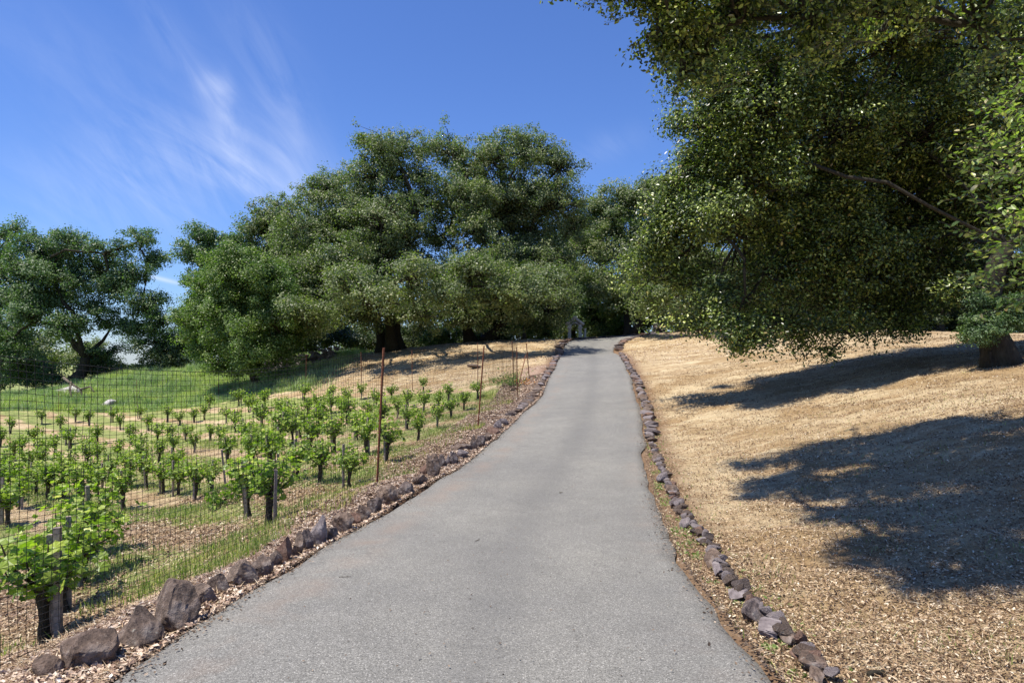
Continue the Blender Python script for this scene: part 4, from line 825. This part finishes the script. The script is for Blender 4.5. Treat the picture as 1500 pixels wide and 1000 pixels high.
pr = np.clip(1.15-1.4*bd, 0, 1)*(.15+1.3*np.clip(fbm(x*.9, y*.9, 55)-.28, 0, 1)*1.4); pr = np.maximum(pr, (.25+.6*sm(6.5, 8, y)*(1-sm(12, 14, y)))*(1-sm(1.3, 2.3, lf))*sm(.15, .5, lf)*sm(6.0, 7.2, y)*fbm(x*1.6, y*1.6, 58)*1.5); pr *= sm(5.4, 7, y)
k_ = RNG.random(n) < pr*.5*(.25+1.3*sm(.42, .62, fbm(x*1.1+3, y*1.1, 91))); x, y = x[k_], y[k_]
blades('vineyard_grass', 'grass', x, y, RNG.uniform(.05, .17, len(x)), RNG.uniform(.006, .012, len(x))*(1+y*.03), .6)
n = 230000; x = -44+34*RNG.random(n); y = 38+22*RNG.random(n); fe = 41+np.interp(x, [-40,-26,-15,-9,-5,0], [4,3,1,-4,-8,-11]); k_ = (y > fe+.2) & (x+RNG.normal(size=n)*.8 < -12.3); x, y = x[k_], y[k_]
blades('meadow_grass', 'meadow', x, y, RNG.uniform(.12, .30, len(x))*(1+1.6*sm(.5, .68, fbm(x*.7, y*1.1, 140))), RNG.uniform(.02, .045, len(x)), .5)
n = 9000; y = 3.2+22*RNG.random(n)**1.5; e = np.interp(y, RC[:, 1], RC[:, 0])+1.78; x = e+np.abs(RNG.normal(size=n))*.20; k_ = (fbm(x*4, y*4, 61) > .53) & (RNG.random(n) < .55); x, y = x[k_], y[k_]
scatter('verge_weeds', 'grass', x, y, RNG.uniform(.02, .05, len(x)), OVAL, .8, .9, .015)
n = 16000; x, y = right_pts(n, 1.6, 16); k_ = (fbm(x*1.5, y*1.5, 63) > .56) & (RNG.random(n) < .7); x, y = x[k_], y[k_]
o = blades('lawn_weeds', 'grass', x, y, RNG.uniform(.02, .07, len(x)), RNG.uniform(.005, .01, len(x)), .9)
# crumbs on the asphalt
n = 900; y = 3.2+24*RNG.random(n)**1.5; x = np.interp(y, RC[:, 1], RC[:, 0])+RNG.uniform(-1.7, 1.7, n)*(RNG.random(n)**.5); scatter('road_crumbs', 'debris', x, y, RNG.uniform(.006, .022, n), OVAL, .3, .9, .004)
n = 9000; y = 3.2+26*RNG.random(n)**1.4; sgn = np.where(RNG.random(n) < .6, -1, 1); x = np.interp(y, RC[:, 1], RC[:, 0])+sgn*(1.80-np.abs(RNG.normal(size=n))*.10); scatter('road_edge_chips', 'debris', x, y, RNG.uniform(.012, .035, n), DIAM, .35, .8, .004)
# fallen brown leaves below the trees
n = 26000; x = RNG.uniform(-14, 16, n); y = RNG.uniform(32, 56, n); k_ = (np.abs(road_sd(x, y)) > 1.9) & (x > -11); x, y = x[k_], y[k_]
scatter('leaf_litter', 'bark_chips', x, y, RNG.uniform(.03, .085, len(x)), OVAL, .5)

# ------------------------------------------------------------------ light, sky, camera
sd_ = Vector((.42, .15, -1)).normalized(); el = math.asin(-sd_.z); az = math.atan2(-sd_.x, -sd_.y)
sun = bpy.data.lights.new('sun', 'SUN'); sun.energy = 4.9; sun.angle = math.radians(.53); sun.color = (1, .94, .84)
so = bpy.data.objects.new('sun', sun); COL.objects.link(so); so.rotation_euler = sd_.to_track_quat('-Z', 'Y').to_euler(); so.location = (-20, -10, 50)
w = bpy.data.worlds.new('World'); scene.world = w; w.use_nodes = True; nt = w.node_tree; nt.nodes.clear()
sky = nt.nodes.new('ShaderNodeTexSky'); sky.sky_type = 'NISHITA'; sky.sun_disc = False; sky.sun_elevation = el; sky.sun_rotation = az; sky.altitude = 200; sky.air_density = 1.15; sky.dust_density = .1; sky.ozone_density = 3.0
tc = nt.nodes.new('ShaderNodeTexCoord'); sp = nt.nodes.new('ShaderNodeSeparateXYZ'); link(nt, tc.outputs['Generated'], sp.inputs[0])
yy = math_(nt, 'MAXIMUM', sp.outputs[1], .02); uu = math_(nt, 'DIVIDE', sp.outputs[0], yy); ww = math_(nt, 'DIVIDE', sp.outputs[2], yy)
def cmb(a, b):
    c = nt.nodes.new('ShaderNodeCombineXYZ'); link(nt, a, c.inputs[0]); link(nt, b, c.inputs[1]); return c.outputs[0]
def rot(u0, w0, ang):
    du = math_(nt, 'SUBTRACT', uu, u0); dw = math_(nt, 'SUBTRACT', ww, w0); c, s = math.cos(ang), math.sin(ang)
    a = math_(nt, 'ADD', math_(nt, 'MULTIPLY', du, c), math_(nt, 'MULTIPLY', dw, s)); b = math_(nt, 'SUBTRACT', math_(nt, 'MULTIPLY', dw, c), math_(nt, 'MULTIPLY', du, s)); return a, b
def blob(u, v, lu, lw, deg, amp):
    a, b = rot((u-750)/1000, (520-v)/1000, math.radians(deg))
    q = math_(nt, 'ADD', math_(nt, 'POWER', math_(nt, 'ABSOLUTE', math_(nt, 'DIVIDE', a, lu/1000)), 2.), math_(nt, 'POWER', math_(nt, 'ABSOLUTE', math_(nt, 'DIVIDE', b, lw/1000)), 2.))
    return math_(nt, 'MULTIPLY', math_(nt, 'EXPONENT', math_(nt, 'MULTIPLY', q, -1.)), amp)
def streak(deg, sx, sy, det=7, dist=.6):
    a, b = rot(0, 0, math.radians(deg)); v = cmb(math_(nt, 'MULTIPLY', a, sx), math_(nt, 'MULTIPLY', b, sy))
    n = nt.nodes.new('ShaderNodeTexNoise'); n.inputs['Scale'].default_value = 1; n.inputs['Detail'].default_value = det; n.inputs['Roughness'].default_value = .62; n.inputs['Distortion'].default_value = dist; link(nt, v, n.inputs['Vector']); return n.outputs[0]
s1 = ramp(nt, streak(-58, 5.0, 22., 8, 1.4), [(.34, (0,0,0)), (.80, (1,1,1))]); s2 = ramp(nt, streak(-35, 3., 12., 6, 1.), [(.36, (0,0,0)), (.75, (1,1,1))])
def addn(l):
    r_ = l[0]
    for q in l[1:]: r_ = math_(nt, 'ADD', r_, q)
    return r_
core = addn([blob(312,128,26,16,-40,.62), blob(338,195,70,24,-66,.42), blob(350,268,44,9,-34,.5), blob(262,75,110,26,-52,.22), blob(420,180,85,34,-65,.26), blob(375,60,100,45,-55,.16), blob(330,150,12,40,0,.3)])
wide = addn([blob(300,230,130,60,-10,.50), blob(180,260,150,70,0,.26), blob(430,280,90,60,-40,.30), blob(130,110,200,70,-30,.14), blob(230,300,260,60,0,.20), blob(890,215,60,22,20,.16)])
fine = math_(nt, 'MULTIPLY', math_(nt, 'MULTIPLY', core, .62), math_(nt, 'ADD', math_(nt, 'MULTIPLY', s1, .8), .10)); wd = math_(nt, 'MULTIPLY', math_(nt, 'MULTIPLY', wide, .6), math_(nt, 'ADD', math_(nt, 'MULTIPLY', s2, .8), math_(nt, 'MULTIPLY', s1, .35)))
con = blob(238, 409, 34, 3.2, -14, .42)
cm = math_(nt, 'MINIMUM', addn([fine, wd, con]), .85); cm = math_(nt, 'MULTIPLY', cm, math_(nt, 'GREATER_THAN', sp.outputs[1], .03))
skyc = mixc(nt, 1., sky.outputs[0], (.84, 1.10, 1.74), 'MULTIPLY')
lp = mixc(nt, cm, skyc, (10.5, 11.2, 13.2))
bg = nt.nodes.new('ShaderNodeBackground'); bg.inputs['Strength'].default_value = .064; link(nt, lp, bg.inputs[0]); wo = nt.nodes.new('ShaderNodeOutputWorld'); link(nt, bg.outputs[0], wo.inputs[0])
cam = bpy.data.cameras.new('camera'); cam.sensor_width = 36; cam.lens = 24; cam.shift_y = 20/1500; cam.clip_end = 6000; cam.clip_start = .05
co_ = bpy.data.objects.new('camera', cam); COL.objects.link(co_); co_.location = (0, 0, CAMZ); co_.rotation_euler = (math.radians(90), 0, 0); scene.camera = co_
scene.view_settings.view_transform = 'Standard'; scene.view_settings.look = 'None'; scene.view_settings.exposure = .56; scene.view_settings.gamma = 1
scene.cycles.max_bounces = 6; scene.cycles.diffuse_bounces = 3; scene.cycles.transmission_bounces = 3; scene.cycles.use_denoising = True
